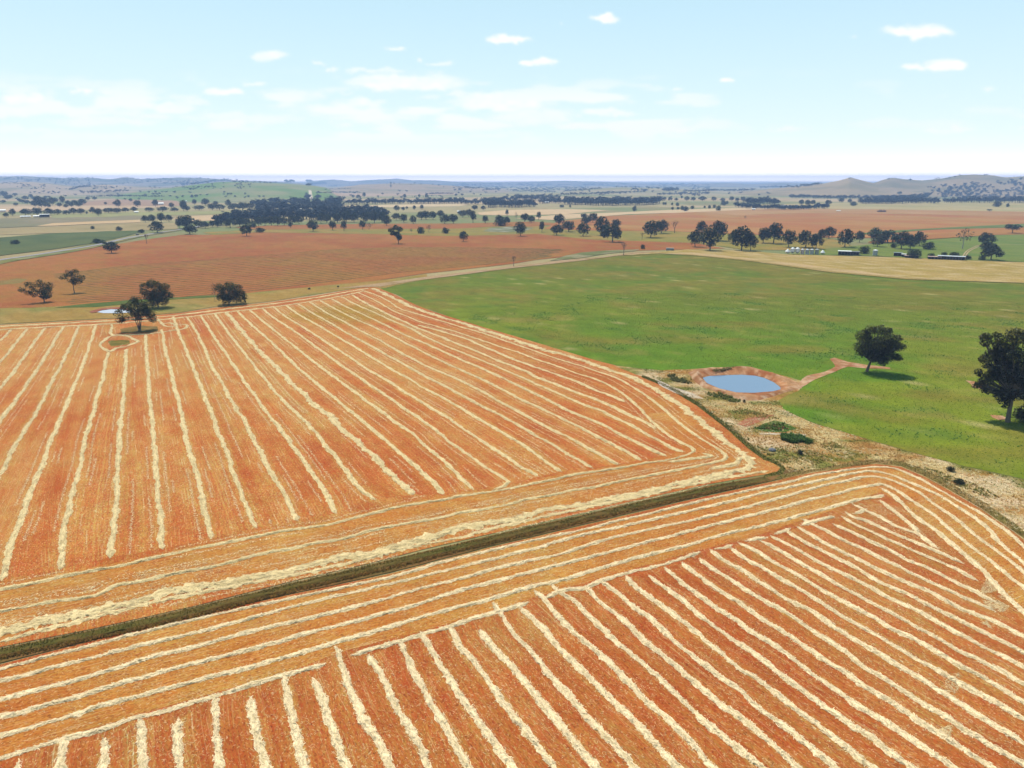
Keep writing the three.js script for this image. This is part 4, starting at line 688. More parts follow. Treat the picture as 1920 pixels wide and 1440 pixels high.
{
  const r = rng(77), list = [];
  for (let i = 0; i < 15000; i++) {
    const [c, sx, sz, fade] = bankSpots[Math.floor(r() * bankSpots.length)], o = r() < 0.4 ? 0.7 + 0.4 * r() : -1.3 + 2.1 * r(), x = c.x + sx * o + (r() - 0.5), z = c.z + sz * o + (r() - 0.5), front = o > 0.7;
    const v = 0.7 + 0.6 * r(), q = front ? (r() < 0.6 ? [0.42 * v, 0.24 * v, 0.07 * v] : [0.26 * v, 0.17 * v, 0.04 * v]) : r() < 0.75 ? [0.15 * v, 0.12 * v, 0.026 * v] : [0.28 * v, 0.18 * v, 0.05 * v];
    list.push([x, land(x, z) + 0.12 + (front ? 0 : Math.max(0, 0.42 - 0.2 * Math.abs(o)) * fade), z, (front ? 0.45 + 0.3 * r() : 0.2 + 0.25 * r()) * (0.4 + 0.6 * fade), q]);
  }
  scatter('tall_grass', 'tall grass along the bank between the stubble fields', tuft, list);
  const strip = fill('1205,704 1240,718 1280,738 1312,757 1345,783 1378,808 1408,835 1438,859 1460,868 1474,880 1466,890 1430,897 1434,892 1458,885 1464,878 1452,870.5 1431,862.5 1400,839.5 1369,811 1338,786 1306,761 1275,742 1236,721.5 1202,707.5', 3500, 78, (x, z, r2) => { const v = 0.7 + 0.6 * r2(); return [0.25 + 0.3 * r2(), r2() < 0.75 ? [0.11 * v, 0.12 * v, 0.02 * v] : [0.22 * v, 0.16 * v, 0.05 * v]]; });
  strip.push(...fill('1466,890 1530,880 1592,869 1640,862 1690,866 1735,882 1790,912 1850,946 1905,985 1935,1012 2010,1078 2005,1085 1925,1014 1900,997 1840,955 1783,921 1730,892 1690,875 1640,869.5 1592,875 1530,884.5 1450,900', 4500, 79, (x, z, r2) => { const v = 0.7 + 0.6 * r2(); if (r2() < 0.5) return null; return [0.2 + 0.3 * r2(), r2() < 0.4 ? [0.13 * v, 0.12 * v, 0.025 * v] : [0.3 * v, 0.18 * v, 0.06 * v]]; }));
  scatter('field_edge_grass', 'long grass along the edges of the stubble fields', tuft, strip);
  const waste = fill('1196,691 1240,695 1290,694 1310,730 1390,755 1425,753 1460,752 1470,768 1520,793 1600,817 1700,847 1800,874 1920,901 2060,950 2060,1140 2010,1085 1925,1010 1900,990 1840,950 1783,915 1730,886 1690,869 1640,865 1592,870 1530,880 1480,888 1464,872 1432,858 1370,808 1307,757 1237,716', 10000, 80, (x, z, r2) => {
    const n = fbm(x / 9 + 60, z / 6 + 20, 4), m = fbm(x / 11, z / 8, 4), v = 0.75 + 0.6 * r2();
    const q = n > 0.57 + 0.06 * r2() ? [0.12 * v, 0.13 * v, 0.02 * v] : m > 0.54 ? [0.36 * v, 0.2 * v, 0.06 * v] : r2() < 0.7 ? [0.6 * v, 0.48 * v, 0.28 * v] : [0.46 * v, 0.3 * v, 0.1 * v];
    return [0.3 + 0.5 * r2(), q];
  });
  scatter('rough_weeds', 'mixed weeds and dead straw on the rough ground', lowTuft, waste);
  const green = fill('1464,817 1480,815 1505,820 1523,831 1510,836 1486,832 1466,826', 700, 81, (x, z, r2) => { if (fbm(x / 3, z / 3, 3) < 0.42) return null; const v = 0.6 + 0.7 * r2(); return [0.5 + 1.1 * r2() * r2(), [0.075 * v, 0.125 * v, 0.026 * v]]; });
  green.push(...fill('1414,804 1453,790 1472,794 1490,804 1460,809', 400, 82, (x, z, r2) => { const v = 0.7 + 0.6 * r2(); if (fbm(x / 3, z / 3, 3) < 0.45) return null; return [0.3 + 0.6 * r2(), r2() < 0.7 ? [0.11 * v, 0.16 * v, 0.03 * v] : [0.24 * v, 0.11 * v, 0.05 * v]]; }));
  green.push(...fill('1330,700 1380,693.5 1410,694 1412,697 1380,697 1334,704', 260, 83, (x, z, r2) => { const v = 0.7 + 0.6 * r2(); if (fbm(x / 3, z / 3, 3) < 0.5) return null; return [0.3 + 0.5 * r2(), [0.18 * v, 0.15 * v, 0.045 * v]]; }).map((q) => [q[0], q[1] + 1.1, ...q.slice(2)]));
  green.push(...fill('1320,733 1345,734 1390,752 1392,758 1360,752 1325,741', 300, 84, (x, z, r2) => { const v = 0.7 + 0.6 * r2(); if (fbm(x / 3, z / 3, 3) < 0.48) return null; return [0.3 + 0.6 * r2(), [0.13 * v, 0.14 * v, 0.03 * v]]; }));
  green.push(...fill('1250,704 1280,702 1300,712 1296,722 1262,716', 300, 85, (x, z, r2) => { const v = 0.7 + 0.6 * r2(); if (fbm(x / 3, z / 3, 3) < 0.48) return null; return [0.3 + 0.7 * r2(), [0.13 * v, 0.12 * v, 0.04 * v]]; }));
  for (const [px, n, seed] of [['1430,845 1480,835 1530,840 1560,850 1540,870 1500,885 1455,872', 900, 87], ['1500,820 1560,828 1590,845 1560,850', 300, 88], ['1660,855 1760,885 1830,910 1880,935 1850,935 1780,905 1700,872', 500, 89], ['1320,752 1380,762 1440,778 1470,785 1440,790 1380,775', 400, 95], ['1230,715 1300,745 1380,800 1440,850 1425,850 1370,808 1307,757', 500, 96]]) green.push(...fill(px, n, seed, (x, z, r2) => { const k = fbm(x / 4 + seed, z / 3, 3); if (k < 0.46) return null; const v = 0.7 + 0.6 * r2(); return [0.2 + 0.4 * r2(), r2() < 0.55 ? [0.2 * v, 0.19 * v, 0.04 * v] : [0.44 * v, 0.28 * v, 0.1 * v]]; }));
  scatter('green_weeds', 'green weedy clumps around the pond and hollow', clump, green);
  // the paddock's crop, near enough to show its roughness
  const crop = fill('860,596 1000,560 1200,548 1500,552 1920,570 2060,580 2060,940 1920,894 1800,868 1700,841 1600,811 1500,780 1474,765 1512,735 1540,708 1570,695 1620,694 1668,694 1668,686 1600,676 1560,668 1540,690 1500,712 1470,704 1430,690 1390,684 1340,685 1290,688 1240,690 1200,684 1150,672 1062,648 979,624 906,604', 40000, 86, (x, z, r2) => {
    const m = fbm(x / 16 + 40, z / 11, 4), d = Math.hypot(x, z), t = smooth(560, 230, d), v = 0.75 + 0.5 * r2(), teal = m > 0.64;
    return [(teal ? 0.7 : 0.42) * (0.7 + 0.6 * r2()), teal ? [0.08 * v, 0.16 * v, 0.03 * v] : r2() < 0.12 ? [0.26 * v, 0.22 * v, 0.05 * v] : [lerp(0.115, 0.1, t) * v, lerp(0.13, 0.15, t) * v, lerp(0.02, 0.014, t) * v]];
  });
  scatter('crop_plants', 'green crop plants of the paddock', lowTuft, crop);
  // stray straw on the stubble
  const stray = [];
  const sprinkle = (px, n, seed, lo, size) => stray.push(...fill(px, n, seed, (x, z, r2) => (fbm(x / 4, z / 4, 3) < lo ? null : [size * (0.5 + r2()), r2()])));
  for (const [px, n] of [['1850,1085 1880,1105 1895,1135 1880,1150 1850,1140 1835,1115', 1500], ['1775,1270 1800,1262 1795,1300 1770,1300', 200], ['1755,1370 1785,1360 1780,1390', 200], ['1835,1170 1850,1165 1860,1180', 150], ['1580,970 1640,925 1690,950 1740,1010 1680,1000 1630,985', 900]]) sprinkle(px, n, 90 + stray.length, 0.4, 0.4);
  sprinkle('0,1290 530,1150 1140,1000 1640,890 1920,1040 1920,1440 0,1440', 26000, 91, 0.48, 0.24); sprinkle('0,1130 400,1045 800,960 1250,870 1400,875 925,995 400,1120 0,1205', 9000, 93, 0.45, 0.4); sprinkle('0,640 400,600 690,550 1260,770 1400,860 925,990 0,1190', 16000, 92, 0.5, 0.36);
  const im = new THREE.InstancedMesh(flakeGeo, M.flake, stray.length), c = new THREE.Color(), r3 = rng(94);
  stray.forEach(([x, y, z, s, t], i) => { dummy.position.set(x, land(x, z) + 0.125, z); dummy.rotation.set((r3() - 0.5) * 0.5, r3() * 6.3, (r3() - 0.5) * 0.3, 'YXZ'); dummy.scale.set(s, s, s * 1.2); dummy.updateMatrix(); im.setMatrixAt(i, dummy.matrix); const v = 0.45 + 0.55 * t; im.setColorAt(i, c.setRGB(v, v * 0.86, v * 0.64)); });
  stuff(im, 'stray_straw', 'loose straw strewn over the stubble');
}

// ---------------------------------------------------------------- trees
M.bark = new THREE.MeshStandardMaterial({ name: 'bark', color: new THREE.Color(0.1, 0.08, 0.06), roughness: 1 });
M.paleBark = new THREE.MeshStandardMaterial({ name: 'pale_bark', color: new THREE.Color(0.3, 0.26, 0.22), roughness: 1 });
M.leaf = new THREE.MeshPhysicalMaterial({ name: 'leaf', vertexColors: true, roughness: 1, specularIntensity: 0.5, transmission: 0.3, side: THREE.DoubleSide });
function limb(pts, r0, r1, sides = 6) {
  const curve = new THREE.CatmullRomCurve3(pts), n = Math.max(3, pts.length * 2), g = new THREE.TubeGeometry(curve, n, 1, sides, false), p = g.attributes.position, c = new THREE.Vector3();
  for (let i = 0; i <= n; i++) { curve.getPointAt(i / n, c); const rr = lerp(r0, r1, (i / n) ** 0.8); for (let k = 0; k <= sides; k++) { const j = i * (sides + 1) + k; p.setXYZ(j, c.x + (p.getX(j) - c.x) * rr, c.y + (p.getY(j) - c.y) * rr, c.z + (p.getZ(j) - c.z) * rr); } }
  g.computeVertexNormals(); g.deleteAttribute('uv');
  return g;
}
// leaf sprays over the blobs [x, y, z, radius] of a crown
function foliage(blobs, perArea, size, r, hue = [0.1, 0.12, 0.025], droop = 0.25) {
  const pos = [], nor = [], color = [], index = [], v = new THREE.Vector3(), o = new THREE.Vector3(), a = new THREE.Vector3(), b = new THREE.Vector3(), nn = new THREE.Vector3();
  for (const [bx, by, bz, br] of blobs) {
    const count = Math.max(6, Math.round(perArea * 4 * Math.PI * br * br)), tone = 0.7 + 0.6 * r(), warm = 0.9 + 0.35 * r();
    for (let i = 0; i < count; i++) {
      o.set(r() * 2 - 1, r() * 2 - 1, r() * 2 - 1); if (o.lengthSq() > 1 || o.lengthSq() < 0.01) { i--; continue; } o.normalize();
      const lump = 0.78 + 0.44 * noise(o.x * 2.2 + bx, o.y * 2.2 + o.z * 1.7 + by), rr = br * lump * (0.5 + 0.62 * Math.sqrt(r()));
      v.set(bx + o.x * rr * 1.08, by + o.y * rr * 0.86, bz + o.z * rr * 1.08);
      a.set(r() - 0.5, (r() - 0.5) - droop, r() - 0.5).normalize(); b.set(r() - 0.5, r() - 0.5, r() - 0.5).cross(a).normalize(); nn.crossVectors(a, b);
      if (nn.dot(o) < 0) { b.negate(); nn.negate(); }
      nn.lerp(o, 0.6).normalize();
      const s = size * (0.6 + 0.8 * r()), w = s * 0.5, k = pos.length / 3;
      pos.push(v.x - a.x * s, v.y - a.y * s, v.z - a.z * s, v.x + b.x * w, v.y + b.y * w, v.z + b.z * w, v.x + a.x * s, v.y + a.y * s, v.z + a.z * s, v.x - b.x * w, v.y - b.y * w, v.z - b.z * w);
      const t = tone * (0.65 + 0.7 * r()), q = [hue[0] * t * warm, hue[1] * t, hue[2] * t];
      for (let j = 0; j < 4; j++) { nor.push(nn.x, nn.y, nn.z); color.push(...q); }
      index.push(k, k + 1, k + 2, k, k + 2, k + 3);
    }
  }
  return geo(pos, nor, color, null, index);
}
// a tree whose crown masses are given in picture points from its foot: [right, up, radius]
function portraitTree(name, label, foot, masses, { lean = 0, stems = 1, thick = 0.5, leafSize = 0.28, dense = 4.4, hue, fork = 0.3, category = 'tree' } = {}) {
  const p = P(...foot), m = metres(p, 1), r = rng(Math.round(foot[0] * 7 + foot[1])), a = Math.atan2(p.x, -p.z), root = new THREE.Group();
  root.position.copy(p); root.position.y += 0.05; root.rotation.y = -a;
  const up = 1 / Math.cos(0.25), blobs = [];
  for (const [dx, dy, br] of masses) { const R = br * m * 1.08; blobs.push([dx * m, dy * m * up, (r() - 0.5) * R * 1.2, R]); for (let q = 0; q < 3; q++) { const t = r() * 6.3; blobs.push([dx * m + Math.cos(t) * R * 0.75, dy * m * up + Math.sin(t) * R * 0.6, (r() - 0.5) * R * 1.8, R * (0.4 + 0.25 * r())]); } if (br > 7) for (const s of [-1, 1]) blobs.push([dx * m + (r() - 0.5) * R * 0.7, dy * m * up + (r() - 0.5) * R * 0.6, s * R * (0.8 + 0.7 * r()), R * (0.6 + 0.25 * r())]); }
  const top = Math.max(...blobs.map((b) => b[1])), forkY = top * fork, wood = [], V = (x, y, z) => new THREE.Vector3(x, y, z);
  for (let s = 0; s < stems; s++) {
    const sx = stems > 1 ? (s / (stems - 1) - 0.5) * 2.4 : 0, base = V(sx * 0.18, -0.2, stems > 1 ? (r() - 0.5) * 0.5 : 0), mid = V(lean * forkY + sx, forkY, stems > 1 ? (r() - 0.5) * 1.4 : 0);
    wood.push(limb([base, base.clone().lerp(mid, 0.5).add(V((r() - 0.5) * 0.3, 0, (r() - 0.5) * 0.3)), mid], thick, thick * 0.62, 8));
    blobs.forEach(([bx, by, bz, br], i) => { if (i % stems !== s || br < 0.35 * metres(p, 10)) return; const e = V(bx, by, bz), c = mid.clone().lerp(e, 0.5).add(V((r() - 0.5) * br * 0.5, br * 0.35 - (by < forkY ? -0.2 : 0.2), (r() - 0.5) * br * 0.5)); wood.push(limb([mid, c, e], thick * 0.42, thick * 0.09, 5)); });
  }
  part(mergeGeometries(wood), M.bark, 'trunk', root);
  part(foliage(blobs, dense, leafSize, r, hue), M.leaf, 'crown', root);
  return shade(tag(add(root, name), label, category));
}
portraitTree('round_gum_tree', 'dark round crowned gum tree standing alone in the green paddock beside the gully', [1625, 697], [[-3, 77, 9], [10, 78, 9], [25, 74, 9], [-16, 65, 10], [-18, 44, 9], [40, 63, 9], [47, 50, 9], [45, 32, 8], [16, 52, 16], [10, 33, 13], [29, 33, 13], [-3, 55, 14], [25, 22, 8], [-11, 36, 8], [31, 52, 13]], { lean: 0.22, thick: 0.6, fork: 0.24 });
portraitTree('tall_gum_tree', 'large two tiered dark gum tree at the right edge of the green paddock', [1889, 792], [[-59, 150, 8], [-38, 149, 12], [-10, 156, 15], [12, 150, 14], [27, 135, 13], [-52, 112, 9], [-29, 129, 14], [-10, 128, 15], [12, 119, 14], [27, 108, 13], [-29, 100, 9], [-1, 103, 11], [-53, 82, 7], [-37, 82, 11], [-10, 85, 15], [18, 79, 15], [33, 67, 14], [-42, 55, 9], [-20, 54, 13], [5, 54, 13], [23, 54, 11], [-12, 39, 8], [-7, 29, 5], [44, 122, 13], [49, 82, 13], [54, 142, 9], [-40, 120, 11], [-22, 114, 12], [-46, 68, 10], [-58, 140, 7], [-48, 100, 7], [-62, 84, 6], [-30, 88, 11], [-54, 62, 8]], { thick: 0.75, leafSize: 0.3, fork: 0.3, hue: [0.09, 0.1, 0.025] });
portraitTree('small_bushy_tree', 'small dark bushy tree close beside the large two tiered gum', [1914, 791], [[-4, 17, 10], [8, 19, 9], [2, 26, 7], [-8, 9, 7], [9, 8, 8]], { thick: 0.2, fork: 0.15 });
portraitTree('open_gum_tree', 'open gum tree with several pale stems in the upper stubble field', [262, 620], [[-3, 51, 8], [-16, 45, 8], [10, 45, 9], [-31, 34, 7], [-31, 22, 6], [21, 27, 8], [24, 19, 6], [-5, 36, 9], [10, 33, 9], [-21, 24, 6], [18, 40, 8], [3, 56, 7]], { stems: 4, thick: 0.28, fork: 0.32, dense: 4.4 });
portraitTree('round_gum_tree', 'dense rounded tree just behind the open gum at the top of the upper field', [297, 577], [[-18, 39, 7], [-3, 41, 9], [13, 35, 9], [18, 22, 8], [-13, 24, 9], [3, 22, 11], [-21, 31, 6], [10, 11, 8], [-8, 11, 8]], { thick: 0.45, fork: 0.2 });
portraitTree('bushy_tree', 'broad bushy tree with foliage to the ground above the upper field', [430, 571], [[-13, 30, 8], [3, 33, 8], [16, 27, 8], [-13, 15, 8], [3, 15, 11], [21, 18, 8], [29, 12, 5], [-5, 7, 7], [13, 8, 7], [24, 6, 5]], { thick: 0.4, fork: 0.2 });
portraitTree('umbrella_tree', 'flat topped leaning tree on the red field at the left', [83, 567], [[-31, 26, 5], [-18, 32, 7], [-2, 34, 7], [12, 29, 7], [-12, 19, 7], [6, 19, 8], [1, 11, 6], [8, 13, 6], [-23, 19, 5]], { thick: 0.4, fork: 0.18 });
portraitTree('slender_gum_tree', 'slender tree with bare lower trunk on the red field', [140, 550], [[-13, 31, 5], [-5, 37, 6], [5, 37, 6], [13, 28, 6], [10, 20, 5], [-3, 27, 7], [-18, 29, 3], [3, 21, 6]], { thick: 0.32, fork: 0.42, dense: 4 });
portraitTree('leaning_tree', 'lone tree leaning to the left on the red field', [748, 457], [[-13, 25, 4.5], [-4, 29, 4.5], [3, 25, 4.5], [-10, 19, 4.5], [-3, 17, 5], [0, 10, 3.5], [1, 13, 4]], { thick: 0.5, leafSize: 0.5, dense: 3, fork: 0.3, lean: -0.2 });

// kinds of tree seen farther off, each built once, one metre high and wide, then copied
function kindTree(seed, shape) {
  const r = rng(seed), blobs = [], root = new THREE.Group(), n = shape.n, V = (x, y, z) => new THREE.Vector3(x, y, z);
  for (let i = 0; i < n; i++) { const a = i * 2.4 + r(), t = (i + 0.5) / n, y = lerp(shape.low, 0.9, t), rad = shape.wide(t) * (0.55 + 0.5 * r()); blobs.push([Math.cos(a) * rad, y - 0.06, Math.sin(a) * rad, shape.r * (0.75 + 0.5 * r())]); }
  const mid = V((r() - 0.5) * 0.05, shape.fork, 0), wood = [limb([V(0, -0.02, 0), V(0.01, shape.fork * 0.5, 0.01), mid], 0.035, 0.022, 6)];
  blobs.forEach(([x, y, z], i) => { if (i % 2 === 0 || n < 8) wood.push(limb([mid, V(x * 0.5, lerp(shape.fork, y, 0.6), z * 0.5), V(x, y, z)], 0.014, 0.003, 4)); });
  part(mergeGeometries(wood), shape.bark ?? M.bark, 'trunk', root);
  part(foliage(blobs, shape.per, shape.leaf, r, shape.hue), M.leaf, 'crown', root);
  return shade(root);
}
const dome = (t) => 0.4 * Math.sin(Math.PI * (0.18 + 0.72 * t)), ball = (t) => 0.36 * Math.sin(Math.PI * (0.12 + 0.8 * t));
const greyGreen = [0.055, 0.078, 0.036], darkGreen = [0.048, 0.072, 0.024], brightGreen = [0.07, 0.12, 0.022];
const kinds = {
  gum: [401, 402, 403, 404].map((s, i) => kindTree(s, { n: 13, low: 0.34, wide: dome, r: 0.17, fork: 0.3, per: 260, leaf: 0.046, hue: i % 2 ? greyGreen : darkGreen })),
  tall: [411, 412].map((s) => kindTree(s, { n: 11, low: 0.4, wide: (t) => 0.3 * Math.sin(Math.PI * (0.2 + 0.7 * t)), r: 0.16, fork: 0.38, per: 260, leaf: 0.046, hue: greyGreen })),
  bush: [421, 422].map((s) => kindTree(s, { n: 11, low: 0.16, wide: ball, r: 0.21, fork: 0.12, per: 230, leaf: 0.048, hue: s === 421 ? darkGreen : brightGreen })),
  flat: [431].map((s) => kindTree(s, { n: 11, low: 0.55, wide: (t) => 0.42 * Math.sin(Math.PI * (0.3 + 0.5 * t)), r: 0.15, fork: 0.35, per: 260, leaf: 0.046, hue: darkGreen })),
  thin: [441].map((s) => kindTree(s, { n: 9, low: 0.45, wide: dome, r: 0.14, fork: 0.42, per: 80, leaf: 0.036, hue: [0.05, 0.06, 0.034], bark: M.paleBark })),
};
function bareTree(seed, material) {
  const r = rng(seed), wood = [], root = new THREE.Group(), V = (x, y, z) => new THREE.Vector3(x, y, z);
  const grow = (from, dir, len, rad, depth) => {
    const to = from.clone().addScaledVector(dir, len), c = from.clone().lerp(to, 0.5).add(V((r() - 0.5) * len * 0.2, 0, (r() - 0.5) * len * 0.2));
    wood.push(limb([from, c, to], rad, rad * 0.55, depth > 2 ? 3 : 5));
    if (depth < 5) for (let i = 0; i < (depth === 0 ? 4 : 3); i++) grow(to.clone().lerp(from, 0.25 * r()), dir.clone().add(V((r() - 0.5) * 1.5, 0.15 + 0.3 * r(), (r() - 0.5) * 1.5)).normalize(), len * (0.55 + 0.25 * r()), rad * 0.55, depth + 1);
  };
  grow(V(0, -0.02, 0), V(0.03, 1, 0).normalize(), 0.33, 0.032, 0);
  const n = wood.length; part(mergeGeometries(wood.slice(0, 1)), material, 'trunk', root); part(mergeGeometries(wood.slice(1, n)), material, 'branches', root);
  return shade(root);
}
M.twig = new THREE.MeshStandardMaterial({ name: 'bare_wood', color: new THREE.Color(0.13, 0.09, 0.07), roughness: 1 });
kinds.bare = [bareTree(451, M.twig), bareTree(452, M.twig)];
const kindName = { gum: 'gum_tree', tall: 'tall_tree', bush: 'shrub', flat: 'flat_topped_tree', thin: 'sparse_tree', bare: 'bare_tree' };
let planted = 0;
function tree(kind, x, y, h, w, label, group) {                    // foot and size in picture points
  const list = kinds[kind], c = list[planted % list.length].clone(), p = P(x, y), r = rng(5000 + planted++);
  const hm = metres(p, h), wm = metres(p, w) / 0.86;
  c.position.copy(p); c.position.y += 0.2; c.rotation.y = r() * 6.3; c.scale.set(wm, hm * 1.03, wm);
  return tag(add(c, kindName[kind]), label, kind === 'bush' ? 'shrub' : 'tree', group);
}
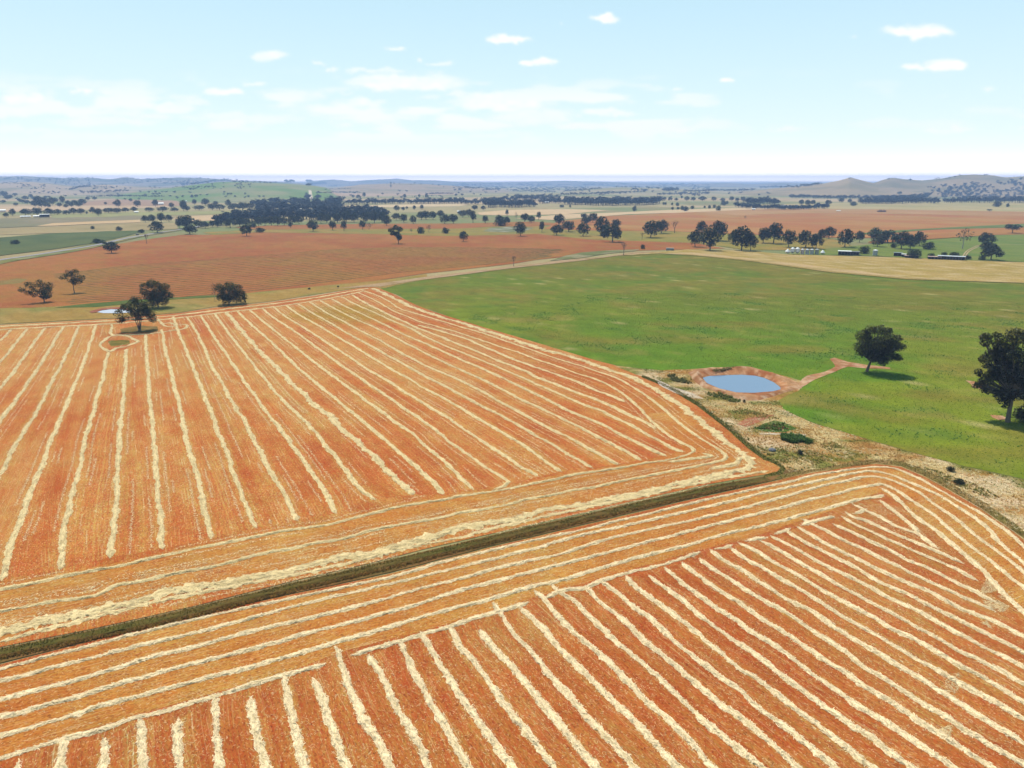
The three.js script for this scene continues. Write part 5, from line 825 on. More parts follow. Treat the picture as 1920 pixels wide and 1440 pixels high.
// ---------------------------------------------------------------- the single trees of the middle distance: kind, foot x, y, height, width, label
const each = (list) => list.forEach((t) => tree(...t));
each([
  ['thin', 403, 564, 34, 10, 'thin dark dead looking tree beside the broad bushy tree'],
  ['bare', 963, 500, 24, 17, 'small leafless tree at the edge of the pale track by the green paddock'],
  ['gum', 210, 475, 21, 24, 'small gum tree on the red field near the country road'],
  ['bare', 275, 457, 22, 15, 'leafless tree on the red field just right of the road'],
  ['bush', 183, 457, 9, 18, 'low dark shrub on the road verge'], ['bush', 196, 458, 5, 9, 'smaller shrub next to the low dark one on the road verge'],
  ['bush', 29, 458, 8, 15, 'single dark shrub in the dark green field left of the road'],
  ['gum', 463, 443, 22, 20, 'lone tree at the top edge of the red field'], ['bush', 487, 436, 9, 15, 'round shrub just right of the lone tree at the top of the red field'],
  ['gum', 356, 439, 17, 24, 'broad tree on the yellow grass where the road meets the tree clump'], ['gum', 350, 429, 24, 30, 'tallest tree of the clump where the road disappears'],
  ['gum', 295, 437, 22, 24, 'tree right of the road bend, in front of the clump of four'], ['bush', 223, 433, 8, 10, 'dark shrub in the dry pasture left of the road'], ['bush', 174, 430, 6, 7, 'tiny shrub in the dry pasture farther left'],
  ['bush', 266, 437, 7, 10, 'small shrub on the roadside by the car'], ['gum', 337, 428, 19, 12, 'narrow tree to the left of the tallest tree of the clump'], ['gum', 372, 427, 15, 15, 'tree leaning against the right side of the clump by the road'],
  ['gum', 385, 428, 13, 16, 'rounded tree alone between the clump and the belt'], ['gum', 398, 426, 12, 10, 'small tree left of the beginning of the belt'],
  ['gum', 587, 434, 20, 20, 'bright topped tree on the orange strip before the belt, left of two'], ['tall', 624, 432, 18, 15, 'second tree on the orange strip before the belt'], ['tall', 645, 433, 20, 14, 'third tree on the orange strip before the belt'], ['tall', 680, 431, 18, 13, 'fourth tree on the orange strip, next to a paler one'], ['thin', 692, 431, 14, 12, 'paler sparse tree at the right of the orange strip'],
  ['tall', 545, 428, 12, 9, 'small tree leaning out of the belt onto the orange strip'], ['bush', 475, 427, 11, 12, 'shrubby tree at the left end of the orange strip'],
  ['gum', 725, 424, 20, 15, 'tree with a drooping crown at the right end of the dense belt'], ['bush', 789, 438, 12, 15, 'rounded shrub on the yellow grass, middle of three'], ['thin', 804, 436, 15, 11, 'sparse small tree right of the rounded shrub on the yellow grass'], ['thin', 771, 438, 10, 6, 'very thin sapling left of the rounded shrub on the yellow grass'], ['bush', 835, 438, 11, 12, 'small shrub on the yellow grass right of the sparse small tree'],
  ['gum', 869, 453, 19, 16, 'small dark tree alone on the red field right of the leaning tree'],
  ['gum', 834, 420, 18, 18, 'left tree of a close pair in front of the cream stubble'], ['gum', 850, 419.5, 18, 18, 'right tree of a close pair in front of the cream stubble'],
  ['tall', 887, 418, 23, 13, 'tall narrow tree left of the cream stubble field'], ['tall', 910, 419, 15, 14, 'shorter tree next to the tall narrow one by the cream stubble'], ['bush', 938, 424, 20, 22, 'large rounded tree in front of the bright cream field'], ['gum', 951, 421, 15, 12, 'tree touching the large rounded one in front of the cream field'],
  ['tall', 951, 405, 12, 7, 'small tree standing on the bright cream field'], ['thin', 968, 415, 18, 5, 'very slim tall tree right of the bright cream field'],
  ['gum', 976, 443, 27, 20, 'tree at the top edge of the red field by the rocky patch'], ['gum', 984, 416, 16, 16, 'left tree of a pair with wide crowns beyond the yellow grass'], ['gum', 996, 418, 13, 13, 'right tree of a pair with wide crowns beyond the yellow grass'], ['tall', 1010, 412, 15, 11, 'single upright tree in front of the second cream field'],
  ['tall', 1016, 436, 21, 11, 'slim upright tree alone on the yellow grass'], ['gum', 1048, 423, 22, 20, 'full crowned tree left of the thick group on the yellow grass'], ['gum', 1044, 441, 19, 22, 'broad low tree on the yellow grass near the slim upright tree'], ['gum', 1066, 435, 20, 22, 'spreading tree right of the broad low tree'],
  ['gum', 1093, 443, 25, 23, 'tree with a visible trunk before the thick group'], ['gum', 1099, 422, 16, 18, 'tree behind the one with a visible trunk'], ['gum', 1095, 410, 9, 13, 'small tree on the brow behind the thick group'], ['gum', 1112, 418, 18, 17, 'tree at the back left of the thick group'], ['gum', 1128, 442, 36, 26, 'tallest tree of the thick group on the yellow grass'], ['gum', 1148, 454, 34, 34, 'front tree with the widest crown of the thick group'], ['gum', 1155, 428, 16, 16, 'tree peeping out at the back right of the thick group'], ['bush', 1134, 443, 20, 18, 'low filling tree between the tall and the front one of the thick group'],
  ['gum', 1220, 446, 32, 30, 'left tree of two merged dark crowns beside the leafless tree'], ['gum', 1240, 438, 26, 24, 'right tree of two merged dark crowns beside the leafless tree'], ['bare', 1265, 437, 26, 22, 'large leafless grey tree beside the two merged crowns'], ['bare', 1204, 450, 17, 11, 'small leafless tree in front of the two merged crowns'],
  ['bare', 1169, 479, 28, 21, 'leafless reddish tree by the pale track above the green paddock'], ['bush', 1205, 467, 8, 9, 'tiny dark shrub by the track near the leafless reddish tree'],
  ['gum', 1303, 463, 31, 24, 'nearest tree of a pair at the left of the farm trees'], ['gum', 1315, 441, 26, 20, 'rear tree of a pair at the left of the farm trees'], ['gum', 1331, 470, 42, 32, 'tree with a thick trunk in front of the farm trees'], ['gum', 1346, 452, 38, 30, 'tree behind the one with a thick trunk'],
  ['gum', 1390, 470, 44, 36, 'largest tree left of the silos'], ['gum', 1407, 470, 32, 21, 'small crowned tree attached to the right of the largest one left of the silos'], ['gum', 1373, 456, 22, 18, 'tree half hidden behind the largest one left of the silos'],
  ['gum', 1450, 457, 40, 30, 'tall dark tree behind the left of the silos'], ['gum', 1431, 456, 28, 20, 'tree leaning out to the left behind the silos'], ['gum', 1478, 464, 32, 22, 'tree right behind the two shiny silos'],
  ['gum', 1510, 465, 33, 32, 'wide tree behind the row of dark tanks'], ['gum', 1530, 467, 30, 20, 'tree standing just behind the last dark tank'], ['gum', 1554, 448, 22, 20, 'tree set back between the tanks and the open shed'], ['gum', 1540, 450, 20, 14, 'slim tree set back behind the last dark tank'],
  ['gum', 1584, 464, 35, 27, 'tall open tree behind the left end of the open shed'], ['gum', 1611, 455, 22, 16, 'tree right of the tall open one behind the shed'], ['thin', 1593, 462, 22, 14, 'sparse pale tree between the two behind the shed'],
  ['bush', 1640, 447, 19, 26, 'bright green rounded tree behind the tank'], ['gum', 1645, 463, 20, 22, 'dark tree in front of the bright green one'], ['gum', 1664, 456, 25, 32, 'broad dome shaped tree behind the tank'], ['gum', 1690, 467, 32, 30, 'dense dark tree at the front of the farm grove'], ['gum', 1706, 468, 26, 22, 'dark tree next to the dense one of the farm grove'], ['gum', 1723, 462, 28, 22, 'right most tall tree of the farm grove'], ['bush', 1675, 465, 8, 11, 'little shrub at the foot of the broad dome shaped tree'],
  ['bush', 1741, 468, 14, 20, 'round green bush right of the farm grove'], ['thin', 1804, 467, 40, 26, 'half bare gum with a pale trunk on the farm grass'], ['gum', 1849, 462, 26, 27, 'upper tree of the dark cluster near the right edge'], ['gum', 1858, 488, 30, 33, 'lower and wider tree of the dark cluster near the right edge'], ['bush', 1852, 470, 16, 26, 'middle tree filling the dark cluster near the right edge'], ['bush', 1841, 488, 8, 13, 'low shrub at the left foot of the dark cluster'],
  ['flat', 1898, 438, 18, 27, 'flat crowned tree on the boundary at the far right'], ['bush', 1620, 476, 14, 19, 'dark tree beside the right end of the open shed'], ['bush', 1712, 484, 16, 23, 'dark rounded tree beside the small shed'], ['bush', 1745, 485, 10, 13, 'small tree at the left end of the long low shed'], ['bush', 1813, 487, 8, 11, 'shrub at the right end of the long low shed'], ['bush', 1770, 480, 7, 11, 'left shrub behind the roof of the long low shed'], ['bush', 1788, 481, 8, 15, 'right shrub behind the roof of the long low shed'],
  ['bush', 1600, 386, 8, 13, 'dark tree standing alone on the tan pasture'], ['bush', 1868, 388, 11, 12, 'larger of two dark trees at the foot of the wooded hill'], ['bush', 1889, 388.5, 7, 6, 'smaller of two dark trees at the foot of the wooded hill'], ['flat', 1855, 397, 5, 9, 'low wind bent shrub on the tan pasture at the right'],
  ['thin', 1397, 412, 8, 6, 'small faint sapling on the red field behind the farm trees'],
]);
const many = (list, kind, label, group) => [...list].sort((a, b) => a[0] - b[0]).forEach(([x, y, h, w], i) => tree(kind, x, y, h, w ?? h * 1.05, `${label}, ${nth(i + 1)} from the left`, group));
many([[8, 370, 12, 14], [20, 373, 8], [36, 378, 6], [48, 375, 8, 11], [58, 371, 7], [72, 385, 18, 14], [84, 384, 14, 14], [98, 385, 15, 11], [104, 380, 9], [118, 383, 16, 9], [128, 385, 9], [140, 384, 9, 12], [155, 384, 11, 14], [165, 376, 7], [178, 375, 6, 8], [14, 375, 9, 9], [28, 368, 6, 8], [42, 381, 7, 9], [52, 383, 8, 10], [64, 375, 7, 9], [66, 388, 12, 12], [78, 389, 13, 13], [90, 390, 10, 10], [112, 388, 8, 9], [124, 390, 7, 8], [134, 388, 8, 10], [148, 388, 9, 12], [86, 372, 5, 6], [30, 386, 6, 8], [6, 381, 6, 9]], 'gum', 'bluish tree scattered on the hazy slope at the far left', 'trees scattered on the far left slope');
many([[222, 389, 15, 10], [215, 384, 6], [198, 384, 5], [245, 378, 6], [258, 388, 12, 12], [292, 388, 14, 10], [322, 390, 10, 9], [365, 384, 10, 8], [360, 370, 5, 5], [368, 370, 5, 7], [405, 385, 8], [441, 370, 4, 4], [466, 370, 4, 4]], 'gum', 'small tree dotted over the hazy fields below the green hill', 'trees dotted below the green hill');
many([[12, 408, 9, 9], [24, 405, 14, 10], [48, 404, 13, 18], [70, 404, 14, 18], [92, 404, 13, 17], [108, 403, 11, 14], [125, 403, 9, 12], [138, 402, 12, 12], [152, 402, 11, 14], [163, 402, 6, 4], [174, 401, 13, 10], [185, 405, 14, 12], [204, 400, 10, 17], [220, 400, 10, 17], [236, 398, 9, 12], [252, 397, 9, 10], [280, 397, 8, 15], [305, 397, 10, 18], [328, 397, 8, 14]], 'gum', 'dark tree in the row along the pale field on the left', 'row of dark trees along the left pale field');
many([[345, 396, 20, 13], [352, 396, 9, 10], [374, 394, 9, 19], [386, 386, 14, 14], [398, 394, 12, 15], [412, 394, 11, 18], [428, 388, 14, 10], [440, 394, 13, 22], [455, 394, 14, 18], [468, 393, 12, 16]], 'gum', 'dark tree in the loose group below the green hill', 'loose group of trees below the green hill');
many([[273, 417, 13, 12], [286, 418, 16, 13], [303, 417, 17, 14], [317, 416, 13, 13]], 'gum', 'dark tree of the close four left of the road bend', 'four trees left of the road bend');
many([[408, 426, 14, 11], [432, 427, 18, 19], [450, 425, 17, 17], [462, 424, 14, 14], [485, 424, 16, 15], [497, 423, 17, 14], [509, 423, 17, 16], [521, 424, 18, 15], [533, 423, 16, 14], [549, 421, 17, 16], [561, 420, 15, 14], [602, 419, 18, 17], [613, 418, 16, 15], [633, 418, 18, 16], [650, 417, 20, 17], [664, 417, 17, 16], [686, 418, 20, 18], [702, 418, 22, 18], [716, 417, 19, 16]], 'gum', 'dark tree in the front row of the dense middle belt', 'front row of the dense tree belt');
many([[743, 413, 13, 15], [757, 417, 15, 14], [775, 420, 16, 12], [790, 412, 15, 15], [799, 412, 17, 15], [812, 412, 16, 15], [826, 408, 13, 13], [868, 408, 14, 12], [879, 407, 15, 13], [744, 396, 11, 11], [756, 395, 7, 7], [763, 393, 6, 4], [777, 394, 9, 6], [791, 393, 9, 7], [890, 394, 9, 11], [906, 394, 8, 9], [863, 404, 9, 9]], 'gum', 'tree in the loose row between the belt and the cream stubble', 'loose row of trees right of the belt');
many([[759, 372, 8, 6], [786, 371, 7, 4], [800, 372, 9, 6], [758, 378, 7, 5], [782, 375, 5, 5], [855, 368, 5, 5], [854, 378, 8, 8], [863, 375, 5, 5], [868, 376, 6, 7], [672, 373, 8, 8], [662, 371, 6, 6], [683, 370, 9, 6], [733, 352, 6, 3], [733, 345, 4, 3]], 'gum', 'tiny tree dotted over the hazy pasture in the far middle', 'trees dotted over the far middle pasture');
many([[1190, 396, 10, 7], [1053, 389, 5, 8], [1069, 389, 5, 4], [1244, 384, 5, 4], [1248, 384, 5, 4], [1260, 385, 5, 4], [1270, 386, 6, 7], [1261, 393, 5, 5], [1271, 393, 5, 5], [1279, 394, 8, 7], [1285, 396, 9, 9], [1298, 392, 6, 7], [1321, 390, 4, 4], [1330, 391, 6, 6], [1339, 390, 6, 6], [1347, 395, 9, 10], [1356, 385, 9, 10], [1363, 383, 6, 6]], 'bush', 'small dark tree spread along the edge of the second cream field', 'small trees along the second cream field');
many([[1246, 376, 7, 6], [1256, 377, 8, 7], [1268, 377, 6, 6], [1278, 373, 6, 4], [1288, 377, 9, 9], [1300, 377, 8, 9], [1317, 377, 9, 12], [1338, 377, 8, 9], [1355, 378, 7, 9], [1372, 377, 9, 9], [1382, 378, 7, 8], [1393, 378, 9, 9], [1404, 378, 8, 9]], 'gum', 'hazy bluish tree in the open row right of the long belt', 'open row of hazy trees right of the long belt');
many([[1502, 385, 11, 9], [1514, 386, 11, 9], [1524, 385, 10, 9], [1553, 385, 10, 11], [1577, 380, 9, 10], [1593, 381, 8, 7], [1613, 381, 10, 9], [1686, 365, 6, 8], [1777, 363, 5, 5], [1786, 366, 8, 6]], 'gum', 'hazy tree in the gap left of the wooded hill', 'hazy trees left of the wooded hill');

// ---------------------------------------------------------------- woods that read as one mass: copies of one small tree
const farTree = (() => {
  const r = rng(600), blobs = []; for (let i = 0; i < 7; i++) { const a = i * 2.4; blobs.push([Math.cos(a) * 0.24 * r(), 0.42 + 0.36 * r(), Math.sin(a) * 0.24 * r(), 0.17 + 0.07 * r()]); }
  const crown = foliage(blobs, 42, 0.085, r, [0.013, 0.026, 0.034]), trunk = limb([new THREE.Vector3(0, -0.02, 0), new THREE.Vector3(0, 0.25, 0), new THREE.Vector3(0, 0.5, 0)], 0.035, 0.02, 4), n = trunk.attributes.position.count;  // the blue of this crown colour is distance haze painted into the leaves
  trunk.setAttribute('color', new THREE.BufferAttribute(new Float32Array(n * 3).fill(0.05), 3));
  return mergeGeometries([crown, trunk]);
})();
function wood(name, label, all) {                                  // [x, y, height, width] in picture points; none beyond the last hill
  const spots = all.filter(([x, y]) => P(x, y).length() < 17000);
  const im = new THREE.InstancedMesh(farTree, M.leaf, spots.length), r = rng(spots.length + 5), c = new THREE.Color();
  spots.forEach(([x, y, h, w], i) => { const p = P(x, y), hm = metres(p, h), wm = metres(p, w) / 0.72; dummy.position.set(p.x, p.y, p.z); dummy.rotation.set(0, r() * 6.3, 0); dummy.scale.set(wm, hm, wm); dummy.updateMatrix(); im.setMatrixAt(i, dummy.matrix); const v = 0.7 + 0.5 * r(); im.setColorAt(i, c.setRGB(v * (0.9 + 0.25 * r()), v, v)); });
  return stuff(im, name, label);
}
function band(px, n, h, spread, seed, wide = 1.15) {               // n trees along a line
  const l = line(px), r = rng(seed), out = [], len = l.slice(1).map((q, i) => Math.hypot(q[0] - l[i][0], q[1] - l[i][1])), total = len.reduce((a, b) => a + b, 0);
  for (let i = 0; i < n; i++) { let s = (i + r()) / n * total, k = 0; while (k < len.length - 1 && s > len[k]) s -= len[k++]; const t = s / len[k], hh = h * (0.65 + 0.65 * r()); out.push([lerp(l[k][0], l[k + 1][0], t), lerp(l[k][1], l[k + 1][1], t) + (r() - 0.5) * spread * 2, hh, hh * wide * (0.8 + 0.5 * r())]); }
  return out;
}
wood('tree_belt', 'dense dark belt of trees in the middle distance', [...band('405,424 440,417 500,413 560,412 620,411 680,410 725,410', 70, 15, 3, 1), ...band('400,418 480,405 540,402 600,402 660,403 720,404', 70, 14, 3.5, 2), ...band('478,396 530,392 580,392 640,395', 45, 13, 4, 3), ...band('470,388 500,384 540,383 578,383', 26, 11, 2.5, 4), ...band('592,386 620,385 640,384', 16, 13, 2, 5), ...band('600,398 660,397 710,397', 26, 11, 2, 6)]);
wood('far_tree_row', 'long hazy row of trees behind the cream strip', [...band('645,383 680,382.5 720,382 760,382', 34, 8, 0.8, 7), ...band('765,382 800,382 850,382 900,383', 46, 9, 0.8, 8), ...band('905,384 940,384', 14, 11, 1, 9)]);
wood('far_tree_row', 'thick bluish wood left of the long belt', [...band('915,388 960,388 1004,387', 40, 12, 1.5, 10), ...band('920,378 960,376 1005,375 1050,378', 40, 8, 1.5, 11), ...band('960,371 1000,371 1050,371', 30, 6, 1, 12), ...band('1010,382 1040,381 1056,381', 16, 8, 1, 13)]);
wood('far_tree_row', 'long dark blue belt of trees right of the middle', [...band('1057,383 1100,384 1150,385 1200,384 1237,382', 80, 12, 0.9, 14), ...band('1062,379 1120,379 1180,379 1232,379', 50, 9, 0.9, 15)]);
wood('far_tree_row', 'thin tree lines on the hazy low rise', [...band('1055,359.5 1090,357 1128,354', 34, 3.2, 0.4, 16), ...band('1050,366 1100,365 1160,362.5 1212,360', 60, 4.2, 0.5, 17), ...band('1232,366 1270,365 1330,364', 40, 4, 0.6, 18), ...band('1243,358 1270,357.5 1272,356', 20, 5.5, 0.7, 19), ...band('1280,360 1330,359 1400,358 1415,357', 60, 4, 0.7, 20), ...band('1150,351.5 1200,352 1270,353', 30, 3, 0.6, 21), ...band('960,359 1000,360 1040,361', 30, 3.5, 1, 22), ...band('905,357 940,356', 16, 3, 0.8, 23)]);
{
  const r = rng(620), spots = [];
  for (let i = 0; i < 900; i++) { const x = lerp(850, 1330, r()), y = lerp(345.5, 358, r() ** 1.4), edge = 1 - smooth(1000, 1180, x); if (fbm(x / 40, y / 1.6, 3) < lerp(0.56, 0.42, edge)) continue; spots.push([x, y, 1.5 * (0.7 + 0.8 * r()) * (y > 352 ? 1.5 : 1), 4.5 * (0.7 + 0.8 * r())]); }
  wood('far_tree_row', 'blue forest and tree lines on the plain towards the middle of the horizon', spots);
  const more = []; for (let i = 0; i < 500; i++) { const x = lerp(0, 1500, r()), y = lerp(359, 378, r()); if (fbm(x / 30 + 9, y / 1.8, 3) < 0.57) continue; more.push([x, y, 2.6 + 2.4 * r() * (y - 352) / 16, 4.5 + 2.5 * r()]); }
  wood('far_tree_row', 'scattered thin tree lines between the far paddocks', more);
}
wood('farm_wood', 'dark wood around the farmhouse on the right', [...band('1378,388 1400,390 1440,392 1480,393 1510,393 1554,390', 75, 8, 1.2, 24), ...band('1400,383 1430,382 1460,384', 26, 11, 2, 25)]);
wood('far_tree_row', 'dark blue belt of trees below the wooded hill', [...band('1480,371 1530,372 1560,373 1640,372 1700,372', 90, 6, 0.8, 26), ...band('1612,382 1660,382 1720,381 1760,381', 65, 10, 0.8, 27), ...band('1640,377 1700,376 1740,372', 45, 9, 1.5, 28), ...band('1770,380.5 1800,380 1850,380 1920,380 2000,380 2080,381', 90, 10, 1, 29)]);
{
  const r = rng(650), spots = [];
  for (let i = 0; i < 760; i++) { const t = r(), x = lerp(1758, 2080, t ** 0.8), low = 377, high = lerp(346, 334, smooth(1790, 1960, x)), y = lerp(low, high, r() ** 1.5); const dens = fbm(x / 16, y / 5, 3); if (dens < 0.45 && y < 358 && x < 1900) continue; spots.push([x, y, 4.6 * (0.7 + 0.6 * r()), 6 * (0.7 + 0.6 * r())]); }
  for (const [x, y] of [[1593, 336], [1540, 346], [1666, 337], [1706, 339], [1707, 338.5], [1850, 329], [1846, 330], [1780, 335], [1775, 336], [1735, 338], [1755, 337], [1760, 336], [1800, 330], [1790, 333]]) spots.push([x, y, 3.6, 4.4]);
  for (let i = 0; i < 60; i++) spots.push([1740 + 90 * r(), 352 + 14 * r() ** 2, 3.6, 4.6]);
  spots.push(...band('1500,350 1520,349 1535,346', 16, 4.5, 1.2, 31), ...band('1425,354 1450,352 1480,352 1500,352', 26, 4, 1, 32));
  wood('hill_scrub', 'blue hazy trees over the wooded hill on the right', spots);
  const left = [];
  for (let i = 0; i < 900; i++) { const x = lerp(-60, 470, r()), y = 333 + 22 * r(); if (fbm(x / 24, y / 4, 3) < 0.5) continue; left.push([x, y, 2.2 * (0.7 + 0.7 * r()), 3.4 * (0.7 + 0.7 * r())]); }
  left.push(...band('130,357 150,352 172,350.5', 26, 3, 0.4, 33), ...band('150,362 200,361 240,358', 30, 4, 1, 34), ...band('165,369.5 230,368.5 308,369.5', 60, 3, 0.4, 35), ...band('340,349 365,346 400,341.5 425,339.5', 44, 4, 1, 36), ...band('425,341 470,343 520,344', 20, 3, 0.8, 37), ...band('535,343 560,341 583,342', 40, 5, 0.9, 38), ...band('575,349 590,346.5 612,344.5', 34, 4, 0.9, 39), ...band('355,357 375,352', 12, 3, 1, 40));
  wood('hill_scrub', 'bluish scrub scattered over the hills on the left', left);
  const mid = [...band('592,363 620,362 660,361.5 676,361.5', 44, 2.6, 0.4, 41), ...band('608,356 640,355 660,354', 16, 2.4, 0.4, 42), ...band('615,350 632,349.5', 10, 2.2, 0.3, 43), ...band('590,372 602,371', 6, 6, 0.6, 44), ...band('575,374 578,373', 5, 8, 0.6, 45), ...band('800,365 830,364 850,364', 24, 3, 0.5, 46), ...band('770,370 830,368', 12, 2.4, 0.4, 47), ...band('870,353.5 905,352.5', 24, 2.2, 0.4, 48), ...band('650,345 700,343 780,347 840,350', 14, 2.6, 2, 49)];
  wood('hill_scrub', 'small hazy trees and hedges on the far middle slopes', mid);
}

// ---------------------------------------------------------------- farm buildings
const metal = (name, r, g, b, rough = 0.5, metalness = 0) => new THREE.MeshStandardMaterial({ name, color: new THREE.Color(r, g, b), roughness: rough, metalness, side: THREE.DoubleSide });
M.zinc = metal('galvanised_steel', 0.5, 0.54, 0.6, 0.38, 0.55); M.white = metal('white_sheet', 0.5, 0.5, 0.5, 0.6); M.dark = metal('dark_steel', 0.12, 0.14, 0.14, 0.6, 0.2); M.rust = metal('rusty_sheet', 0.3, 0.2, 0.17, 0.8); M.roof = metal('pale_roof_sheet', 0.36, 0.38, 0.4, 0.6, 0.2); M.board = metal('dark_boards', 0.03, 0.028, 0.026, 0.9); M.mid = metal('grey_tank_sheet', 0.3, 0.31, 0.3, 0.6, 0.2); M.green = metal('dull_green_sheet', 0.2, 0.21, 0.15, 0.6, 0.1);
function stand(foot, name, label, category, group) { const p = P(...foot), root = new THREE.Group(); root.position.copy(p); root.position.y += 0.4; root.rotation.y = -Math.atan2(p.x, -p.z); tag(add(root, name), label, category, group); root.userData.scalePx = metres(p, 1); return root; }
function silo(foot, hpx, wpx, label, wall, roof, cone, hopper) {
  const g = stand(foot, 'silo', label, hopper ? 'hopper silo' : 'silo', undefined), m = g.userData.scalePx, h = hpx * m * 1.02, r = wpx * m / 2, low = hopper ? h * 0.34 : 0, prof = [];
  const rings = 6; for (let i = 0; i <= rings * 4; i++) prof.push(new THREE.Vector2(r * (1 + 0.012 * (i % 2)), lerp(low, h * (1 - cone), i / (rings * 4))));
  part(new THREE.LatheGeometry(prof, 28), wall, 'tank_wall', g);
  part(new THREE.LatheGeometry([new THREE.Vector2(r * 1.05, h * (1 - cone) - 0.02), new THREE.Vector2(r * 0.55, h * (1 - cone * 0.45)), new THREE.Vector2(r * 0.14, h * 0.985), new THREE.Vector2(0, h * 0.985)], 28), roof, 'cone_roof', g);
  part(new THREE.CylinderGeometry(r * 0.16, r * 0.16, h * 0.05, 12).translate(0, h * 0.99, 0), roof, 'filler_lid', g);
  if (hopper) { part(new THREE.LatheGeometry([new THREE.Vector2(r * 0.12, h * 0.1), new THREE.Vector2(r, low)], 28), wall, 'hopper', g); for (let k = 0; k < 4; k++) part(new THREE.CylinderGeometry(0.07, 0.07, low + 0.6, 6).translate(Math.cos(k * 1.57 + 0.78) * r * 0.92, (low - 0.3) / 2, Math.sin(k * 1.57 + 0.78) * r * 0.92), M.dark, 'leg', g); }
  else part(new THREE.CylinderGeometry(r * 1.08, r * 1.1, 0.35, 28).translate(0, -0.02, 0), M.mid, 'base', g);
  return shade(g);
}
silo([1476.5, 477], 9.5, 9, 'squat white silo with a wide cone roof at the left end of the row', M.white, M.white, 0.5, true);
silo([1485.5, 477.3], 12.8, 7.4, 'left one of the two tall shiny silos', M.zinc, M.white, 0.2, true);
silo([1494.5, 477.6], 13, 7.6, 'right one of the two tall shiny silos', M.zinc, M.white, 0.2, true);
silo([1504, 477.4], 10.2, 6.4, 'reddish grey tank next to the shiny silos', metal('reddish_sheet', 0.4, 0.33, 0.32, 0.6, 0.2), M.roof, 0.14);
silo([1513, 477.5], 10, 6.8, 'first of the dark grey tanks, beside the reddish one', M.mid, M.roof, 0.12);
silo([1521.8, 477.6], 10, 6.8, 'dark grey tank between the first dark one and the olive one', M.mid, M.roof, 0.12);
silo([1531, 477.8], 10.2, 7, 'olive grey tank, last of the tall row', M.green, M.mid, 0.1);
silo([1542, 477.8], 8, 8.4, 'small white silo with a cone roof standing apart at the right end of the row', M.white, M.white, 0.55, true);
{
  const g = stand([1640.3, 479.5], 'water_tank', 'grey corrugated water tank with a white roof between the sheds', 'tank'), m = g.userData.scalePx, r = 4.2 * m, h = 9.5 * m, prof = [];
  for (let i = 0; i <= 40; i++) prof.push(new THREE.Vector2(r * (1 + 0.012 * (i % 2)), lerp(0, h, i / 40)));
  part(new THREE.LatheGeometry(prof, 30), M.mid, 'tank_wall', g); part(new THREE.LatheGeometry([new THREE.Vector2(r * 1.1, h - 0.03), new THREE.Vector2(0, h * 1.16)], 30), M.white, 'cone_roof', g); part(new THREE.CylinderGeometry(r * 1.05, r * 1.08, 0.4, 30), M.dark, 'base', g);
  shade(g);
}
// an open fronted shed: posts, back and end walls, pitched sheet roof
function shed(foot, wpx, hpx, deep, label, { roof = M.roof, wall = M.board, bays = 5, slope = 0.35, closed = false, turn = 0 } = {}) {
  const g = stand(foot, 'farm_shed', label, 'shed'), m = g.userData.scalePx, w = wpx * m, h = hpx * m, t = 0.12; g.rotation.y += turn;
  const box = (a, b, c, x, y, z, mat, name) => part(new THREE.BoxGeometry(a, b, c).translate(x, y, z), mat, name, g);
  box(w, h * 0.9, t, 0, h * 0.45, -deep, wall, 'back_wall'); for (const s of [-1, 1]) box(t, h * 0.86, deep - t, s * (w / 2 - t / 2), h * 0.43, -deep / 2, wall, 'end_wall');
  if (closed) box(w - 2 * t - 0.02, h * 0.84, t, 0, h * 0.42, -0.1, wall === M.board ? M.board : wall, 'front_wall');
  for (let i = 0; i <= bays; i++) box(0.2, h * 0.9, 0.2, lerp(-w / 2 + 0.15, w / 2 - 0.15, i / bays), h * 0.45, 0.12, M.rust, 'post');
  const rg = new THREE.BoxGeometry(w + 0.8, 0.14, deep + 1.4); rg.rotateX(slope * 0.05); part(rg.translate(0, h * 1.02, -deep / 2 + 0.1), roof, 'roof', g);
  const ribs = []; for (let i = 0; i <= bays * 3; i++) { const b = new THREE.BoxGeometry(0.08, 0.08, deep + 1.38); b.rotateX(slope * 0.05); ribs.push(b.translate(lerp(-w / 2, w / 2, i / (bays * 3)), h * 1.02 + 0.1, -deep / 2 + 0.1)); } part(mergeGeometries(ribs), roof, 'roof_ribs', g).userData.kind = 'stuff';
  return shade(g);
}
shed([1583, 479], 22, 7, 7, 'open fronted shed with a pale roof beside the silos, left half', { bays: 4, roof: M.white });
shed([1602, 479], 16, 6, 6, 'lower dark half of the open fronted shed beside the silos', { bays: 3, roof: metal('weathered_roof', 0.1, 0.1, 0.1, 0.8) });
shed([1683, 481], 14, 6, 5, 'small dark shed left of the little white roofed one', { bays: 2, roof: M.dark });
shed([1694, 482.5], 7, 5, 4, 'little shed with a bright white roof', { bays: 2, roof: M.white, closed: true });
shed([1709, 484.5], 23, 4, 5, 'low shed half hidden by the dark rounded tree', { bays: 4, roof: M.rust });
shed([1752, 487], 22, 4.6, 5, 'low rusty shed at the left of the long low one', { bays: 4, roof: M.rust });
shed([1783, 488], 44, 6.4, 6, 'long low shed with a pale roof and dark open front', { bays: 9, roof: M.roof });
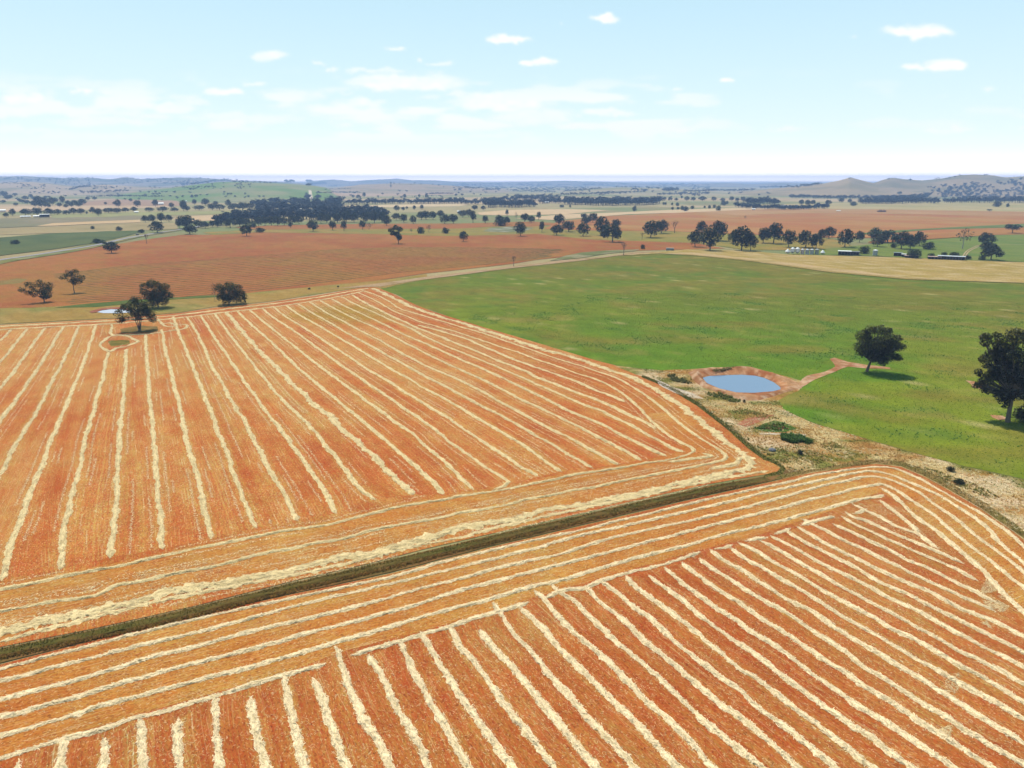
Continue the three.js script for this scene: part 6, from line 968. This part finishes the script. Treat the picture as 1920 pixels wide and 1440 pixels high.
{
  const g = stand([1256, 470.5], 'storage_box', 'dark box shaped container at the edge of the pale grass paddock', 'container'), m = g.userData.scalePx, w = 14 * m, h = 4.6 * m;
  part(new THREE.BoxGeometry(w, h * 0.86, 2.6).translate(0, h * 0.5, 0), M.dark, 'body', g); part(new THREE.BoxGeometry(w + 0.2, h * 0.1, 2.8).translate(0, h * 0.98, 0), M.mid, 'lid', g);
  for (const s of [-1, 1]) part(new THREE.BoxGeometry(0.4, 0.4, 2.4).translate(s * w * 0.4, -0.05, 0), M.board, 'skid', g); for (let i = 0; i < 8; i++) part(new THREE.BoxGeometry(0.12, h * 0.8, 0.1).translate(lerp(-w * 0.46, w * 0.46, i / 7), h * 0.5, 1.34), M.mid, 'rib', g);
  shade(g);
}
// houses far off
function house(foot, wpx, hpx, label, roof = M.white, wall = metal('house_wall', 0.55, 0.5, 0.44, 0.9)) {
  const g = stand(foot, 'farmhouse', label, 'house'), m = g.userData.scalePx, w = wpx * m, h = hpx * m, d = w * 0.55, e = h * 0.6;
  part(new THREE.BoxGeometry(w, e, d).translate(0, e / 2, 0), wall, 'wall', g);
  const s = new THREE.Shape([new THREE.Vector2(-d * 0.62, e), new THREE.Vector2(d * 0.62, e), new THREE.Vector2(0, h)]), rg = new THREE.ExtrudeGeometry(s, { depth: w * 1.08, bevelEnabled: false }); rg.rotateY(Math.PI / 2); part(rg.translate(-w * 0.54, 0.02, 0), roof, 'roof', g);
  for (const x of [-0.3, 0.3]) part(new THREE.BoxGeometry(w * 0.14, e * 0.4, 0.2).translate(w * x, e * 0.55, d / 2 + 0.06), M.board, 'window', g);
  part(new THREE.BoxGeometry(w * 0.09, e * 0.75, 0.2).translate(0, e * 0.38, d / 2 + 0.06), M.rust, 'door', g);
  return shade(g);
}
house([5, 397], 10, 4, 'white roofed house at the extreme left among trees'); house([48, 407.5], 16, 2.6, 'long low white shed left of the open farm shed'); house([70, 407.5], 12, 3.4, 'white roofed building touching the open farm shed');
shed([84, 408], 16, 5.4, 16, 'far farm shed with a white roof and dark open front on the left', { bays: 4, roof: M.white });
house([302, 384], 9, 4, 'white roofed house among trees below the green hill'); house([348, 379], 5, 2.6, 'small white roof at the back of the loose tree group'); house([256, 399], 7, 2.6, 'small white building at the edge of the left pasture');
house([492, 393], 5, 3.4, 'upper white house glimpsed in the dense belt'); house([498, 397], 7, 4, 'lower white house glimpsed in the dense belt'); house([534, 389.5], 5, 4, 'white house in the belt left of the far straight road'); house([577, 395], 4, 3.4, 'white house in the belt below the far straight road'); house([564, 394], 8, 2.4, 'low cream roof in the belt below the far straight road'); house([650, 402], 5, 3, 'white roof at the right end of the dense belt'); house([720, 400], 4, 3.4, 'white roof behind the drooping tree');
house([861, 400], 7, 5, 'white house in front of the cream stubble field', M.white); house([1024, 381], 9, 3, 'grey roofed house at the bluish wood', M.roof); house([1468, 388.5], 8, 4, 'white roofed farmhouse in the wood on the right'); house([1480, 388.5], 9, 3, 'grey annex of the farmhouse in the wood on the right', M.roof); house([1512, 392], 4, 4, 'tiny white hut at the end of the farm wood'); house([1413, 394], 6, 3, 'white gateway hut at the edge of the cream slope'); house([1572, 396.5], 7, 2, 'low white object on the pasture edge', M.white);
{
  const p = stand([1653, 398], 'brush_pile', 'low brown brush pile on the tan pasture', 'brush pile'), m = p.userData.scalePx, r = rng(9), sticks = [];
  for (let i = 0; i < 240; i++) { const g = new THREE.CylinderGeometry(0.12, 0.2, 4 + 4 * r(), 5); g.rotateZ((r() - 0.5) * 2.6); g.rotateY(r() * 6.3); const x = (r() - 0.5) * 14 * m; sticks.push(g.translate(x, Math.abs(r() - r()) * 3.2 * m * (1 - (Math.abs(x) / (8 * m)) ** 2) + 0.4, (r() - 0.5) * 6)); }
  part(mergeGeometries(sticks), new THREE.MeshStandardMaterial({ name: 'dead_wood', color: new THREE.Color(0.2, 0.12, 0.09), roughness: 1 }), 'branches', p).userData.kind = 'stuff'; shade(p);
}
{                                                                  // the car on the road
  const g = stand([258, 441.5], 'parked_car', 'dark car with a pale roof on the country road', 'car'), m = g.userData.scalePx, k = 6.5 * m / 4.4; g.rotation.y += 0.9; g.position.y += 0.35;
  const body = new THREE.Shape([[-2.2, 0.35], [2.2, 0.35], [2.25, 0.8], [1.9, 0.95], [-2.0, 1.0], [-2.25, 0.8]].map(([x, y]) => new THREE.Vector2(x * k, y * k))), cab = new THREE.Shape([[-1.9, 1], [1.1, 0.97], [0.5, 1.5], [-1.5, 1.55]].map(([x, y]) => new THREE.Vector2(x * k, y * k)));
  part(new THREE.ExtrudeGeometry(body, { depth: 1.8 * k, bevelEnabled: true, bevelSize: 0.06, bevelThickness: 0.06, bevelSegments: 2 }).translate(0, 0, -0.9 * k), metal('car_paint', 0.03, 0.035, 0.045, 0.3), 'body', g); part(new THREE.ExtrudeGeometry(cab, { depth: 1.5 * k, bevelEnabled: false }).translate(0, 0, -0.75 * k), metal('car_glass', 0.02, 0.025, 0.03, 0.1), 'windows', g); part(new THREE.BoxGeometry(1.9 * k, 0.08 * k, 1.5 * k).translate(-0.5 * k, 1.58 * k, 0), M.white, 'roof', g);
  for (const [x, z] of [[-1.4, -0.85], [1.4, -0.85], [-1.4, 0.85], [1.4, 0.85]]) part(new THREE.CylinderGeometry(0.35 * k, 0.35 * k, 0.25 * k, 16).rotateX(Math.PI / 2).translate(x * k, 0.35 * k, z * k), M.board, 'wheel', g);
  shade(g);
}
// stones and dark bushes in the rough ground
function rock(foot, wpx, hpx, label) {
  const p = P(...foot), m = metres(p, 1), g = new THREE.IcosahedronGeometry(1, 4), q = g.attributes.position, v = new THREE.Vector3();
  for (let i = 0; i < q.count; i++) { v.fromBufferAttribute(q, i); v.multiplyScalar(0.8 + 0.45 * fbm(v.x * 1.6 + foot[0], v.y * 1.6 + v.z * 1.3, 3)); q.setXYZ(i, v.x * wpx * m / 2, Math.max(v.y, -0.4) * hpx * m / 1.5, v.z * wpx * m / 2.4); }
  g.computeVertexNormals(); g.deleteAttribute('uv');
  const r = new THREE.Mesh(g, new THREE.MeshStandardMaterial({ name: 'dark_stone', color: new THREE.Color(0.1, 0.1, 0.11), roughness: 0.9 })); r.position.copy(p); r.position.y += 0.25; return shade(tag(add(r, 'boulder'), label, 'boulder'));
}
rock([1448, 846], 14, 7, 'dark grey boulder in the dry grass below the hollow');
tree('bush', 1782, 884, 8, 15, 'upper dark low bush in the rough ground above the lower field corner'); tree('bush', 1798, 908, 9, 18, 'lower dark low bush in the rough ground above the lower field corner'); tree('bush', 1395, 755, 5, 6, 'tiny dark bush on the near bank of the pond');
tree('bush', 580, 543, 3, 5, 'left of two tiny dark bushes on the strip above the upper field'); tree('bush', 634, 539, 3, 4, 'right of two tiny dark bushes on the strip above the upper field');
tree('bush', 1500, 853, 8, 10, 'dark bush beside the tall green weeds in the rough ground');

console.log('flakes', flakesTotal, 'trees', planted);
renderer.render(scene, camera);
